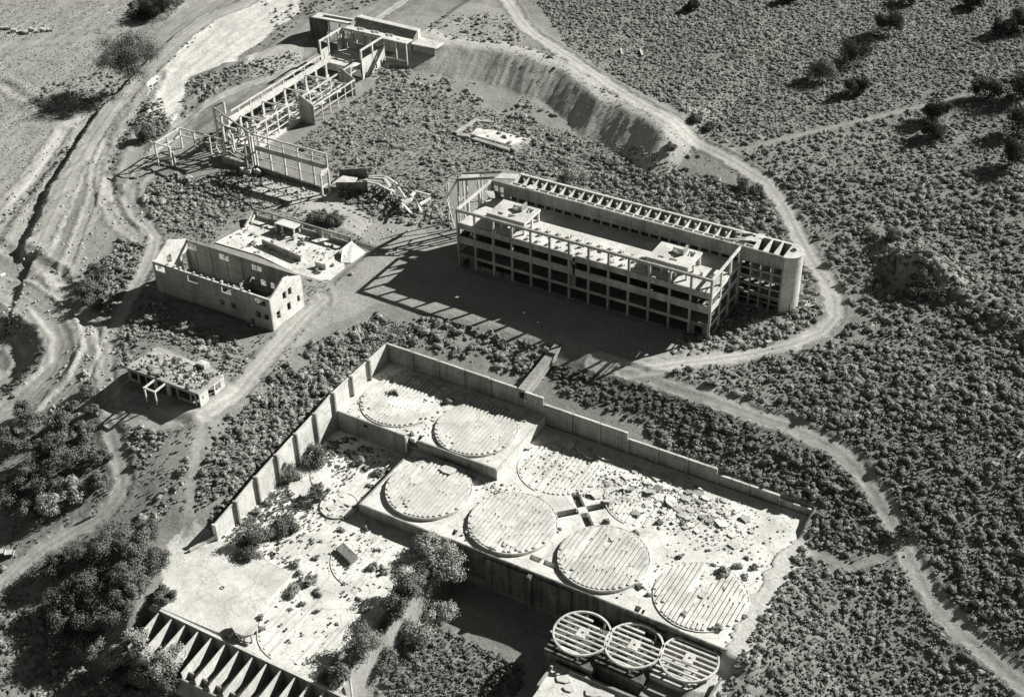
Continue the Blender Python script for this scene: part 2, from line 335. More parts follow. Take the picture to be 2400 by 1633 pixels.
shade = np.clip(shade, .03, .8)
nU, nV = len(gu), len(gv)
idx = np.arange(nU * nV).reshape(nU, nV)
quads = np.stack([idx[:-1, :-1], idx[1:, :-1], idx[1:, 1:], idx[:-1, 1:]], -1).reshape(-1, 4)
def mesh_np(name, verts, faces, mat, shade=None, smooth=False):
    me = bpy.data.meshes.new(name); k = faces.shape[1]
    me.vertices.add(len(verts)); me.vertices.foreach_set('co', np.ascontiguousarray(verts, np.float32).ravel())
    me.loops.add(faces.size); me.loops.foreach_set('vertex_index', np.ascontiguousarray(faces, np.int32).ravel())
    me.polygons.add(len(faces)); me.polygons.foreach_set('loop_start', np.arange(0, faces.size, k, dtype=np.int32))
    try: me.polygons.foreach_set('loop_total', np.full(len(faces), k, np.int32))
    except Exception: pass
    if smooth: me.polygons.foreach_set('use_smooth', np.ones(len(faces), bool))
    me.update(calc_edges=True)
    if shade is not None:
        at = me.attributes.new('shade', 'FLOAT', 'POINT'); at.data.foreach_set('value', np.ascontiguousarray(shade, np.float32))
    me.materials.append(mat); return me
def sheet(name, sel, mat):
    q = quads[sel]; used = np.unique(q); mp = np.full(nU * nV, -1); mp[used] = np.arange(len(used))
    me = mesh_np(name, np.c_[fu[used], fv[used], gz[used]], mp[q], mat, shade[used], True)
    o = bpy.data.objects.new(name, me); COL.objects.link(o); o['kind'] = 'structure'; return o
rq = roadmask[quads].sum(1) >= 3
sheet('ground', ~rq, M_GROUND); sheet('dirt_road', rq, M_ROAD)
BLOCK = [(-5,-3,84,30),(1,-138,51,-38),(50,-104,124,-38),(83,-112,122,-86),(78,14,96,28),(-71,-52,-26,-35),(-73,-25,-27,-3.5),(-49,-88,-21,-75),(-109,26,-88,88),(-116,86,-93,106),(-135,100,-80,120),(-91,14,-56,19),(-12,-137,28,-111)]
def free(u, v, pad=.5, hard=True):
    m = np.ones(u.shape, bool)
    for P, hw, sh, rut in ROADS[:]:
        d, _, _ = segd(u, v, P); m &= d > hw + pad
    if hard:
        for a, b, c, d in BLOCK: m &= ~((u > a) & (u < c) & (v > b) & (v < d))
    return m

# ------------------------------------------------------------------ solid builder
class G:
    def __init__(s): s.v = []; s.f = []
    def add(s, vs, fs):
        n = len(s.v); s.v += [tuple(map(float, p)) for p in vs]; s.f += [tuple(i + n for i in f) for f in fs]; return s
    def box(s, x0, x1, y0, y1, z0, z1):
        return s.add([(x0,y0,z0),(x1,y0,z0),(x1,y1,z0),(x0,y1,z0),(x0,y0,z1),(x1,y0,z1),(x1,y1,z1),(x0,y1,z1)],
                     [(3,2,1,0),(4,5,6,7),(0,1,5,4),(1,2,6,5),(2,3,7,6),(3,0,4,7)])
    def beam(s, p, q, w=.4, h=.5):
        p = Vector(p); q = Vector(q); d = (q - p).normalized(); a = Vector((0, 0, 1)) if abs(d.z) < .95 else Vector((0, 1, 0))
        r = d.cross(a).normalized() * w / 2; t = r.cross(d).normalized() * h / 2
        return s.add([p-r-t, p+r-t, p+r+t, p-r+t, q-r-t, q+r-t, q+r+t, q-r+t], [(0,3,2,1),(4,5,6,7),(0,1,5,4),(1,2,6,5),(2,3,7,6),(3,0,4,7)])
    def prism(s, P, z0, z1):
        n = len(P); zt = z1 if isinstance(z1, (list, tuple)) else [z1] * n
        return s.add([(x, y, z0) for x, y in P] + [(p[0], p[1], zt[i]) for i, p in enumerate(P)],
                     [tuple(range(n))[::-1], tuple(range(n, 2 * n))] + [(i, (i + 1) % n, n + (i + 1) % n, n + i) for i in range(n)])
    def slab(s, P3, t):   # tilted polygon with thickness straight down
        n = len(P3)
        return s.add([(x, y, z - t) for x, y, z in P3] + list(P3), [tuple(range(n))[::-1], tuple(range(n, 2 * n))] + [(i, (i + 1) % n, n + (i + 1) % n, n + i) for i in range(n)])
    def ring(s, cx, cy, r0, r1, z0, z1, n=48, a0=0, a1=2 * math.pi):
        full = abs(a1 - a0 - 2 * math.pi) < 1e-6; k = n if full else n + 1
        vs = []
        for i in range(k):
            a = a0 + (a1 - a0) * i / n; c, q = math.cos(a), math.sin(a)
            vs += [(cx + r0 * c, cy + r0 * q, z0), (cx + r1 * c, cy + r1 * q, z0), (cx + r1 * c, cy + r1 * q, z1), (cx + r0 * c, cy + r0 * q, z1)]
        fs = []
        for i in range(n):
            a = i * 4; b = ((i + 1) % k) * 4
            for j in range(4): fs.append((a + j, b + j, b + (j + 1) % 4, a + (j + 1) % 4))
        if not full: fs += [(0, 3, 2, 1)[::-1], tuple(n * 4 + j for j in (0, 3, 2, 1))]
        return s.add(vs, fs)
    def disc(s, cx, cy, r, z0, z1, n=40): return s.prism([(cx + r * math.cos(2*math.pi*i/n), cy + r * math.sin(2*math.pi*i/n)) for i in range(n)], z0, z1)
    def plate(s, ax, a, b, t0, t1, holes, prof=None, fix=None, raster=None):
        """wall or slab with real openings. ax 'x': wall along X at y in (t0,t1), a=(x0,x1), b=(z0,z1); 'y': along Y at x; 'z': slab, a=x, b=y, t=z"""
        A = sorted(set([a[0], a[1]] + [min(max(h[i], a[0]), a[1]) for h in holes for i in (0, 1)])); Bz = sorted(set([b[0], b[1]] + [min(max(h[i], b[0]), b[1]) for h in holes for i in (2, 3)]))
        if fix: A = sorted(set(A + fix))
        if raster: A = list(np.arange(a[0], a[1] + 1e-6, raster)); Bz = list(np.arange(b[0], b[1] + 1e-6, raster))
        na, nb = len(A) - 1, len(Bz) - 1
        def hole(x, y):
            if raster: return prof(x, y)
            return any(h[0] < x < h[1] and h[2] < y < h[3] for h in holes)
        fill = [[not hole((A[i] + A[i+1]) / 2, (Bz[j] + Bz[j+1]) / 2) for j in range(nb)] for i in range(na)]
        def P(x, y, t):
            if prof and not raster: y = prof(x, y)
            return (x, t, y) if ax == 'x' else (t, x, y) if ax == 'y' else (x, y, t)
        def q(*p): s.add([P(*k) for k in p], [(0, 1, 2, 3)])
        for i in range(na):
            for j in range(nb):
                if not fill[i][j]: continue
                x0, x1, y0, y1 = A[i], A[i+1], Bz[j], Bz[j+1]
                q((x0,y0,t0),(x1,y0,t0),(x1,y1,t0),(x0,y1,t0)); q((x0,y0,t1),(x0,y1,t1),(x1,y1,t1),(x1,y0,t1))
                if i == 0 or not fill[i-1][j]: q((x0,y0,t0),(x0,y1,t0),(x0,y1,t1),(x0,y0,t1))
                if i == na-1 or not fill[i+1][j]: q((x1,y0,t0),(x1,y0,t1),(x1,y1,t1),(x1,y1,t0))
                if j == 0 or not fill[i][j-1]: q((x0,y0,t0),(x0,y0,t1),(x1,y0,t1),(x1,y0,t0))
                if j == nb-1 or not fill[i][j+1]: q((x0,y1,t0),(x1,y1,t0),(x1,y1,t1),(x0,y1,t1))
        return s
def meshof(name, g, mat, off=(0, 0, 0), smooth=False):
    me = bpy.data.meshes.new(name); me.from_pydata([(x - off[0], y - off[1], z - off[2]) for x, y, z in g.v], [], g.f)
    me.materials.append(mat)
    if smooth: me.polygons.foreach_set('use_smooth', [True] * len(me.polygons))
    me.update(); return me
def thing(name, label, cat, loc, group=None):
    o = bpy.data.objects.new(name, None); COL.objects.link(o); o.location = loc; o['label'] = label; o['category'] = cat
    o.empty_display_size = .5
    if group: o['group'] = group
    o['_b'] = list(map(float, loc)); return o
def part(name, g, mat, par, label=None):
    root = par
    while root.parent: root = root.parent
    o = bpy.data.objects.new(name, meshof(name, g, mat, root['_b'])); COL.objects.link(o); o.parent = par
    if label: o['label'] = label
    return o
def solo(name, g, mat, label, cat, group=None, loc=None):
    if loc is None:
        a = np.array(g.v); loc = (float(a[:, 0].mean()), float(a[:, 1].mean()), float(a[:, 2].min()))
    o = bpy.data.objects.new(name, meshof(name, g, mat, loc)); COL.objects.link(o); o.location = loc
    o['label'] = label; o['category'] = cat
    if group: o['group'] = group
    return o
def rp(cx, cy, r, n=7, sq=1., rot=0, j=.25):
    return [(cx + r * (1 + random.uniform(-j, j)) * math.cos(rot + 2*math.pi*i/n), cy + sq * r * (1 + random.uniform(-j, j)) * math.sin(rot + 2*math.pi*i/n)) for i in range(n)]
#@@PARTS@@
# ================================================================== MAIN MILL BUILDING
mb = thing('mill_building', 'long three-storey roofless concrete mill shell with open bays, the largest ruin', 'building', (0, 0, 0))
L, D, H = 78.0, 19.2, 18.7
for i in range(14):
    x = 6. * i; b = G().box(x - .3 + (.3 if i == 0 else 0) - (.3 if i == 13 else 0), x + .3 + (.3 if i == 0 else 0) - (.3 if i == 13 else 0), 0, .6, -.4, 18.0)
    part('column', b, M_CONC, mb)
# front spandrels (proud by 5 cm of nothing: they butt between columns)
for nm, z0, z1 in (('spandrel', 12.5, 14.4), ('spandrel', 7.9, 10.2), ('spandrel', 3.6, 4.5)):
    g = G()
    for i in range(13):
        if z0 == 3.6 and i in (0, 12): continue
        if i == 6 and z0 > 4: g.box(6*i + .3, 6*i + 1.1, .1, .5, z0, z1); g.box(6*i+1.9, 6*i+5.7, .1, .5, z0, z1)
        else: g.box(6 * i + .3, 6 * i + 5.7, .1, .5, z0, z1)
    part(nm, g, M_CONC, mb)
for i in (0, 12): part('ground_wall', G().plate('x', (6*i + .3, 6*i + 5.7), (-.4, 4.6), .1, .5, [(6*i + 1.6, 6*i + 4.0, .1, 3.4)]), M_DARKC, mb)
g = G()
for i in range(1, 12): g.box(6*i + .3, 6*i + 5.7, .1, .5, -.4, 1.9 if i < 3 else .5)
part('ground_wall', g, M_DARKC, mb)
g = G().plate('x', (36.3, 38.2), (4.5, 12.5), .16, .44, [(37.0, 38.0, 8, 11.5)])
part('wall_patch', g, M_DARKC, mb)
part('eaves_beam', G().box(-.02, 78.02, -.03, .63, 18.0, 18.7), M_CONC, mb)
# end frames
for x0, x1, lab in ((0, .55, 'left'), (77.45, 78, 'right')):
    g = G().box(x0, x1, .63, 19.0, 18.0, 18.7); part('end_beam', g, M_PALE, mb)
    for y in (6.2, 12.4, 18.4): part('column', G().box(x0, x1, y, y + .55, -.4, 18.0), M_PALE, mb)
    for k, (z0, z1) in enumerate(((12.4, 13.35), (8.1, 9.8), (3.6, 4.5), (-.4, .8))):
        g = G()
        for a, b in ((.6, 6.2), (6.75, 12.4), (12.95, 18.4)): g.box(x0 + .08, x1 - .08, a, b, z0, z1)
        part('end_spandrel', g, M_PALE, mb)
    if x0 > 10:
        g = G()
        for z in (5.6, 6.7, 10.9, 12.0, 2.3, 15.9, 17.0):
            for a, b in ((.6, 6.2), (6.75, 12.4), (12.95, 18.4)):
                if z > 14 and a > 1: continue
                g.box(x0 + .18, x1 - .18, a, b, z, z + .18)
        part('window_bar', g, M_CONC, mb)
# roof deck with holes, floors
holes = []
for i, (x, y, s) in enumerate([(20.5, 3.2, 1.6), (41.5, 5.2, 1.5), (54, 6.5, 1.3), (31, 9, 1.2), (47, 3.4, .8), (26.2, 5.2, .7), (35.5, 3.8, .7), (64, 9.5, 1.1), (6.2, 10.5, 2.4), (50.5, 8.3, .8), (73.5, 9, 1.4), (30, 2.6, .6), (9.5,2.4,.5)]):
    holes.append((x, x + s, y, y + s * .8))
part('roof_deck', G().plate('z', (.56, 77.44), (.62, 19.1), 13.36, 13.75, holes), M_DECK, mb)
part('floor_slab', G().plate('z', (.56, 77.44), (.62, 19.1), 8.0, 8.35, [(19, 20.5, 2, 3), (40, 42, 5, 6), (25, 26, 3, 3.6), (33, 34, 2.6, 3.2)]), M_CONC, mb)
part('floor_slab', G().box(.56, 77.44, .62, 19.1, 3.8, 4.15), M_CONC, mb)
for j, y in enumerate((6.3, 12.4)):
    for i in range(13):
        g = G().box(6*i + 2.9, 6*i + 3.5, y, y + .6, -.4, 3.8); g.box(6*i + 2.9, 6*i + 3.5, y, y + .6, 4.15, 8.0); g.box(6*i + 2.9, 6*i + 3.5, y, y + .6, 8.35, 13.36)
        part('column', g, M_DARKC, mb)
k = 0
for i in range(22):
    for y in (2.5, 5.6, 8.4):
        x = 21.8 + 1.62 * i + (.5 if y == 5.6 else 0)
        if x > 56.4 or k > 60: continue
        if any(h[0] - .6 < x < h[1] + .6 and h[2] - .6 < y < h[3] + .6 for h in holes): continue
        if (i + int(y)) % 2: continue
        g = G().box(x - .3, x + .3, y - .3, y + .3, 13.75, 14.5); g.box(x - .75, x - .45, y - .2, y + .3, 13.75, 14.0); g.box(x + .5, x + .75, y + .3, y + .75, 13.75, 14.2)
        part('machine_footing', g, M_PALE, mb); k += 1
for x in (74.6, 71.6): part('machine_footing', G().box(x - .4, x + .3, 8.0, 8.7, 13.75, 14.9), M_PALE, mb)
# two raised machine platforms on the deck
for (x0, x1, y0, y1) in ((8.1, 20.2, 3.7, 12.9), (57.4, 69.4, 3.8, 13.2)):
    pf = part('machine_platform', G().plate('z', (x0, x1), (y0, y1), 16.9, 17.5, [(x0+2.2, x0+3.9, y0+1.3, y0+2.6), (x0+5.4, x0+7.6, y0+1.2, y0+2.8), (x0+4, x0+6.8, y1-3.4, y1-1.2), (x0+8.6, x0+10.6, y1-3.6, y1-1.0), (x0+5.2, x0+6.3, y0+3.6, y0+4.5)]), M_PALE, mb)
    g = G().box(x0, x1, y0 - .35, y0, 16.3, 17.9); part('parapet', g, M_CONC, pf)
    g = G().ring(x0 + 6.2, y1 - 2.3, 1.65, 1.85, 17.5, 18.3, 24, 3.6, 6.9); part('machine_seat', g, M_PALE, pf)
    g = G().box(x0 + 7.7, x0 + 8.2, y1 - 3.9, y1 - .9, 17.5, 19.2); part('machine_seat', g, M_CONC, pf)
    for xx in (x0 + .2, x0 + 4, x0 + 8, x1 - .8):
        for yy in (y0 + .2, y1 - .8, (y0 + y1) / 2):
            if yy == (y0+y1)/2 and xx not in (x0 + .2, x1 - .8): continue
            part('pillar', G().box(xx, xx + .55, yy, yy + .55, 13.75, 16.9), M_PALE, pf)
    part('wall_panel', G().box(x0 + 1, x0 + 3.6, y0 + 1.4, y0 + 1.6, 13.75, 16.9), M_CONC, pf)
# rear wing: tall wall with slots, then open ore bins, ending in a rounded tower
hl = [(6.4 + 3 * k, 8.7 + 3 * k, 13.86, 14.95) for k in range(24) if 6.4 + 3 * k < 77]
hl += [(1.2, 2.6, 15.2, 17.2), (3.2, 4.4, 15.2, 17.2), (1.2, 2.6, 13.86, 14.9), (3.2, 4.4, 13.86, 14.9)]
for b in range(4):
    for z in (.8, 2.9, 5.25, 7.6, 10.05, 12.5): hl.append((78.3 + 2.95*b, 80.8 + 2.95*b, z + .3, z + 2.2))
g = G().plate('x', (0, 90), (-.4, 18.7), 19.1, 19.5, hl)
wing = part('wing_wall', g, M_CONC, mb)
g = G()
for b in range(3): g.box(80.85 + 2.95*b, 81.2 + 2.95*b, 18.95, 19.1, 1.0, 14.8)
g.box(89.9, 90.05, 18.98, 19.1, 1, 18.4); g.box(20, 20.3, 18.98, 19.1, 13.75, 18.6); g.box(45, 45.3, 18.98, 19.1, 13.75, 18.6)
part('pilaster', g, M_CONC, wing)
hl = [(9.2 + 3 * k, 10.8 + 3 * k, z, z + 1.6) for k in range(26) for z in (4.2, 8.2)]
part('rear_wall', G().plate('x', (6, 90), (.5, 18.45), 26.2, 26.6, hl), M_CONC, mb)
part('bin_floor', G().plate('z', (6.2, 78), (21.4, 26.2), 15.9, 16.2, [(7.4 + 3*k, 8.2 + 3*k, 22, 22.9) for k in range(23)]), M_DECK, mb)
part('wing_floor', G().box(6.2, 81, 19.5, 26.2, 9.0, 9.3), M_CONC, mb)
part('wing_floor', G().box(6.2, 89.8, 19.5, 26.2, 4.2, 4.5), M_CONC, mb)
part('slot_shade_wall', G().box(6.2, 78, 20.3, 20.5, 9.3, 15.0), M_DARKC, mb)  # dark wall added behind the slots to block light and keep them black
part('slot_shade_slab', G().box(6.2, 78, 19.5, 21.4, 15.0, 15.2), M_DARKC, mb)  # dark slab added over the slot passage to keep sunlight out
part('bin_beam', G().box(6, 81, 21.15, 21.4, 17.6, 18.5), M_PALE, mb)
part('bin_beam', G().box(6, 81, 19.5, 19.75, 18.2, 18.74), M_PALE, mb)
for k in range(25):
    x = 6.2 + 3 * k
    g = G().add([(x, 21.4, 16.2), (x + .22, 21.4, 16.2), (x + .22, 26.2, 16.2), (x, 26.2, 16.2), (x, 21.4, 18.3), (x + .22, 21.4, 18.3), (x + .22, 26.2, 18.62), (x, 26.2, 18.62)], [(3,2,1,0),(4,5,6,7),(0,1,5,4),(1,2,6,5),(2,3,7,6),(3,0,4,7)])
    g.box(x, x + .3, 19.75, 21.15, 17.4, 18.6)
    part('bin_partition', g, M_PALE, mb)
    if k < 24: part('bin_post', G().box(x + 1.9, x + 2.35, 24.1, 24.5, 16.2, 18.5), M_PALE, mb)
part('rear_coping', G().box(6, 90, 26.0, 26.75, 18.45, 18.75), M_PALE, mb)
for x in (81, 84, 87): part('shaft_partition', G().box(x - .25, x + .25, 19.5, 26.2, 9.4, 18.72), M_PALE, mb)
n = 20
tw = part('round_tower', G().ring(90, 22.85, 3.35, 3.75, 0.2, 18.35, n, -math.pi/2, math.pi/2), M_PALE, mb)
cap = [(89.6, 19.05)] + [(90 + 3.95 * math.cos(-math.pi/2 + math.pi*i/14), 22.85 + 3.95 * math.sin(-math.pi/2 + math.pi*i/14)) for i in range(15)] + [(89.6, 26.7)]
part('tower_cap', G().prism(cap, 18.35, 18.8), M_PALE, tw)
part('cap_hatch', G().ring(91, 23.4, .45, .7, 18.8, 19.1, 16), M_DARKC, tw)
part('tower_door', G().box(92.75, 92.95, 19.75, 21.0, 1.2, 4.2).beam((92.9,20.3,1.2),(92.9,20.3,1.3),.1,.1), M_DARKC, tw)
# loose slabs on the bin frames
for (x, y, a, b) in ((11.5, 19.4, 3.0, 2.4), (77.5, 22.5, 3.4, 2.2), (79.4, 24.8, 2.2, 2.4)):
    g = G().slab([(x, y, 18.9), (x + a, y + .3, 18.85), (x + a - .3, y + b, 18.95), (x + .4, y + b - .2, 19.0)], .25)
    part('broken_slab', g, M_PALE, mb)
part('fallen_beam', G().beam((72, 20, 18.9), (79.5, 22.6, 18.95), .35, .35).beam((74, 24.5, 18.9), (78.4, 26, 19), .35, .35).beam((75, 23, 18.6), (79, 23.6, 18.6), .4, .3), M_PALE, mb)

# ---- broken conveyor gallery leaning off the left end
cg = thing('conveyor_gallery', 'broken conveyor gallery on thin posts off the left end of the mill building', 'gallery', (-5, 19, 0))
part('side_beam', G().beam((-9.6, 15.6, 17.9), (.2, 21, 18.6), .3, .8), M_CONC, cg)
part('side_beam', G().beam((-10, 19.6, 17.9), (.4, 25, 18.6), .3, .7), M_CONC, cg)
part('deck', G().slab([(-9.4, 16.2, 17.9), (-4.8, 18.7, 18.1), (-5.0, 21.8, 18.1), (-9.8, 19.2, 17.9)], .25).slab([(.3, 21, 18.4), (5.9, 23.2, 18.5), (5.9, 26.4, 18.5), (.5, 24.6, 18.4)], .3), M_PALE, cg)
part('hanging_slab', G().slab([(-9.7, 15.7, 17.7), (-10.1, 19.4, 17.7), (-15.2, 20.2, 9.2), (-14.6, 17.0, 9.6)], .4), M_CONC, cg)
for (x, y) in ((-9.2, 15.9), (-7, 17.2), (-4, 18.8), (-1.4, 20.3), (-9.6, 19.4), (-5, 22.2)):
    part('post', G().box(x - .22, x + .22, y - .22, y + .22, -1, 17.6), M_PALE, cg)
part('tie_beam', G().beam((-9.2, 15.9, 10.5), (-1.4, 20.3, 10.8), .25, .3).beam((-9.2, 15.9, 10.5), (-9.6, 19.4, 10.5), .25, .3).beam((-7, 17.2, 10.5), (-5, 22.2, 10.5), .25, .3).beam((-4, 18.8, 5.5), (-9.6, 19.4, 5.5), .25, .3), M_PALE, cg)
part('leaning_post', G().beam((-15.5, 19.4, -1), (-15, 19.4, 13.5), .35, .35).beam((-12, 17, .5), (-14.5, 17.4, 9.5), .3, .3), M_PALE, cg)
solo('leaning_slab', G().slab([(2.0, 12.5, 18.75), (3.4, 13.2, 16.6), (4.6, 18.4, 14.2), (2.6, 17.6, 16.5)], .2), M_CONC, 'short pale slab leaning inside the left end of the mill building', 'slab')

# ================================================================== collapsed trestle left of it
ct = thing('collapsed_trestle', 'heap of fallen trestle beams and tipped box frames between the two concrete ruins', 'wreckage', (-40, 26, 0))
zt = 0.4
def AZ(x, y, z): u, v = atz(740 + x / 6.116, 370 + y / 6.116, z); return (float(u), float(v), z)
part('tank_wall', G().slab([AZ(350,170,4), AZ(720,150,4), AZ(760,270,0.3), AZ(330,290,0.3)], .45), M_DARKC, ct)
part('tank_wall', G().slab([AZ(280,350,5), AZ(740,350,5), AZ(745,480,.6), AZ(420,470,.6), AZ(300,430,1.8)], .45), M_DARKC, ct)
for a in (((770,268,4.4),(985,262,4.4)), ((760,290,4.2),(975,300,4.2)), ((700,320,4.4),(950,350,4.2)), ((740,345,5),(920,385,4.6)), ((910,390,4.6),(1130,500,3)), ((975,300,4.2),(1110,480,2.5)), ((1010,270,4),(1130,350,3)), ((990,280,4.4),(1130,480,1.5)), ((1190,330,5),(1200,430,1.5)), ((1200,440,3),(1290,580,2.5)), ((1140,340,4),(1190,440,2))):
    p, q = a; part('fallen_beam', G().beam(AZ(*p), AZ(*q), .5, .5), M_PALE, ct)
for i in range(26):
    p = (random.uniform(900, 1250), 0); x = p[0]; yy = 390 + (x - 900) * .75 + random.uniform(-60, 60); h = random.uniform(.5, 4)
    part('broken_bar', G().beam(AZ(x, yy, h), AZ(x + random.uniform(-60, 110), yy + random.uniform(-60, 90), random.uniform(.3, 4)), .45, .5), random.choice([M_CONC, M_DARKC, M_PALE]), ct)
for P in ([(1230,620,4.5),(1390,560,4.5),(1420,610,3.6),(1270,660,3.6)], [(1235,655,4),(1250,640,4),(1400,800,.3),(1375,815,.3)], [(1400,570,4.2),(1440,600,4.2),(1535,750,.4),(1500,770,.4)], [(1350,530,4.5),(1400,480,4.5),(1430,485,4.5),(1390,560,3.8)], [(1310,600,3.6),(1400,690,2),(1380,700,2),(1300,620,3.4)], [(1490,640,2),(1650,560,2),(1655,575,2),(1510,670,1.6)], [(1425,460,2.2),(1640,520,1.2),(1640,535,1.1),(1430,480,2)]):
    part('box_frame', G().slab([AZ(*p) for p in P], .5), M_PALE, ct)

# ================================================================== WAREHOUSE
wh = thing('roofless_warehouse', 'roofless concrete warehouse with square window holes and two gable ends beside the left dirt road', 'building', (-48, -43, -1))
fh = [(-68.2, -64.7, 6.4, 8.3), (-56.4, -52.8, 6.4, 8.3), (-44.3, -40.9, 6.5, 8.3), (-32.5, -29.0, 6.4, 8.3), (-45.5, -43.9, 2.1, 3.9), (-41.7, -40.0, 2.1, 4.0), (-33.0, -31.3, 2.2, 4.0), (-30.2, -28.6, 2.2, 3.9), (-35, -34, -1.0, .9)]
part('front_wall', G().plate('x', (-69, -27.6), (-1.6, 9.1), -50.6, -50.2, fh), M_WARE, wh)
bh = [(-68.8, -65.3, 6.0, 7.8), (-56.7, -53.3, 6.0, 7.8), (-44.9, -41.5, 6.0, 7.8), (-32.6, -29.6, 6.0, 7.8), (-42.4, -40.6, 1.6, 3.5), (-38.9, -37.1, 1.6, 3.5), (-46.2, -44.5, 2.7, 3.4)]
part('back_wall', G().plate('x', (-69, -27.6), (-1.6, 8.9), -36.8, -36.4, bh), M_WARE, wh)
def gprof(x, y):
    if y <= 8.8: return y
    top = 8.8 + 3.3 * (1 - max(0, abs(x + 43.5) - .6) / 6.5); return 8.8 + (y - 8.8) / 3.3 * max(top - 8.8, .3)
gl = [(-45.1, -43.6, 5.8, 8.1), (-42.7, -41.2, 5.8, 8.1), (-48.4, -46.9, 1.4, 3.8), (-43.8, -42.3, 1.4, 3.9), (-39.4, -38.2, 1.7, 3.8), (-43.4, -43.0, 10.3, 10.9)]
part('gable_wall', G().plate('y', (-50.2, -36.8), (-1.6, 12.1), -28.0, -27.6, gl, gprof, [-44.1, -43.5, -42.9]), M_PALE, wh)
part('gable_wall', G().plate('y', (-50.2, -36.8), (-1.6, 12.1), -69.0, -68.6, [(-45.4, -43.6, 5.4, 7.9), (-49.4, -48.0, 5.4, 7.4), (-39.6, -37.6, -.6, 5.2)], gprof, [-44.1, -43.5, -42.9]), M_PALE, wh)
part('partition_wall', G().plate('y', (-50.2, -36.8), (-1.2, 3.6), -45.9, -45.6, [(-44.5, -42.8, -1, 1.6)]), M_WARE, wh)
part('upper_floor', G().prism([(-45.6, -50.2), (-28, -50.2), (-28, -44.5), (-33, -43), (-34.5, -46), (-45.6, -44)], 4.4, 4.65), M_DARKC, wh)
g = G()
for i in range(7): g.box(-66 + 5.7 * i, -65.7 + 5.7 * i, -36.95, -36.8, -1.2, 8.6)
part('pilaster', g, M_WARE, wh)
part('coping', G().box(-69.05, -27.55, -50.68, -50.12, 9.1, 9.25), M_PALE, wh)
# loose masonry on the wall head
for i in range(13):
    x = -64 + 2.4 * i + random.uniform(-.6, .6); r = random.uniform(.3, .75)
    solo('concrete_block', G().prism(rp(x, -50.0 + .0, r * .5, 6), 9.25, 9.25 + r * .8), M_PALE, 'small broken concrete block on the warehouse wall head', 'block', 'blocks on the warehouse wall head')

# ================================================================== ruin behind warehouse
ru = thing('ruined_workshop', 'low ruined workshop with one long broken window wall, behind the warehouse', 'ruin', (-50, -12, -1.2))
part('floor_slab', G().prism([(-70.2,-11),(-71.3,-4.5),(-34.4,-4.5),(-34,-10),(-29.6,-15),(-29.6,-22.6),(-34,-25.3),(-56,-21.5),(-72.3,-22)], -2.2, -1.05), M_FLOOR, ru)
part('window_wall', G().plate('x', (-71.3, -34.4), (-1.05, 2.1), -4.6, -4.2, [(-70, -64.6, -.0, 1.5), (-63.6, -60.2, .3, 1.6), (-52.6, -47.2, .2, 1.6), (-45.2, -42.7, -2, 1.5), (-41.8, -35.6, .2, 1.5)]), M_CONC, ru)
part('side_wall', G().slab([(-71.3, -4.6, 1.9), (-70.8, -4.6, 1.9), (-69.6, -10.8, -.7), (-70.2, -10.9, -.7)], .7).box(-70.8,-70.4,-8,-4.6,-1.05,.4), M_PALE, ru)
part('end_wall', G().plate('y', (-11.0, -4.6), (-1.05, 1.0), -34.4, -34.0, []), M_PALE, ru)
part('end_wall', G().prism([(-34.2, -14.0), (-33.8, -14.0), (-33.6, -18.6), (-34.0, -18.6)], -1.05, .9).box(-37.4, -34, -18.7, -18.4, -1.05, .7), M_PALE, ru)
part('cross_wall', G().prism([(-58.8, -16.4), (-42.8, -18.5), (-42.8, -18.15), (-58.8, -16.0)], -1.05, .8), M_CONC, ru)
tb = part('raised_platform', G().prism([(-60.1, -8.4), (-52.6, -8.4), (-52.6, -5.2), (-59.2, -5.2)], 1.7, 2.0), M_PALE, ru)
for x, y in ((-59.9, -8.2), (-57.4, -8.2), (-53.0, -8.2), (-53.0, -5.6), (-59.0, -5.6)): part('leg', G().box(x - .2, x + .2, y - .2, y + .2, -1.05, 1.7), M_PALE, tb)
part('steps', G().prism([(-52.4,-9.6),(-51.9,-9.8),(-51.5,-8),(-52,-7.9)], -1.05, .5), M_PALE, ru)
solo('tilted_slab', G().slab([(-34, -10, .9), (-34, -4.8, .9), (-29, -5.2, -1.0), (-29.5, -12, -1.1), (-32, -13.5, -.9)], .4), M_PALE, 'pale tilted slab fallen outward at the right end of the ruined workshop', 'slab')

# ================================================================== OFFICE ruin with porch
of = thing('buried_office', 'low flat-roofed ruin with rubble and shrubs on its roof and an open porch frame', 'building', (-35, -81, -1.5))
part('roof', G().prism([(-47.3,-85.9),(-23.1,-85.8),(-22.7,-77.0),(-26,-75.4),(-31,-74),(-34,-75.5),(-41,-74.4),(-46.5,-75)], 2.7, [3.0,3.0,2.9,2.7,3.1,2.8,3.1,3.0]), M_RUB, of)
part('front_wall', G().plate('x', (-47.2, -24.2), (-1.8, 2.7), -85.8, -85.5, [(-46.4,-43.9,-.3,2.0), (-43.3,-41.2,-1.4,2.0), (-40.8,-38.6,-1.4,2.1), (-37.2,-34.2,-1.3,2.2), (-32.9,-30.8,-1.3,2.1), (-30.3,-26.4,-.3,2.1), (-25.9,-24.8,-1.3,2.0)]), M_CONC, of)
part('side_wall', G().plate('y', (-85.5, -76), (-1.8, 2.7), -23.6, -23.3, [(-82.3,-80,-1.4,2), (-79.6,-77.6,-.4,1.6), (-84.6,-84.1,.5,1.2)]), M_PALE, of)
part('side_wall', G().box(-47.1, -46.8, -85.5, -75.5, -1.8, 2.7), M_CONC, of)
part('back_wall', G().box(-46.8, -30, -75.6, -75.3, -1.8, 2.6), M_CONC, of)
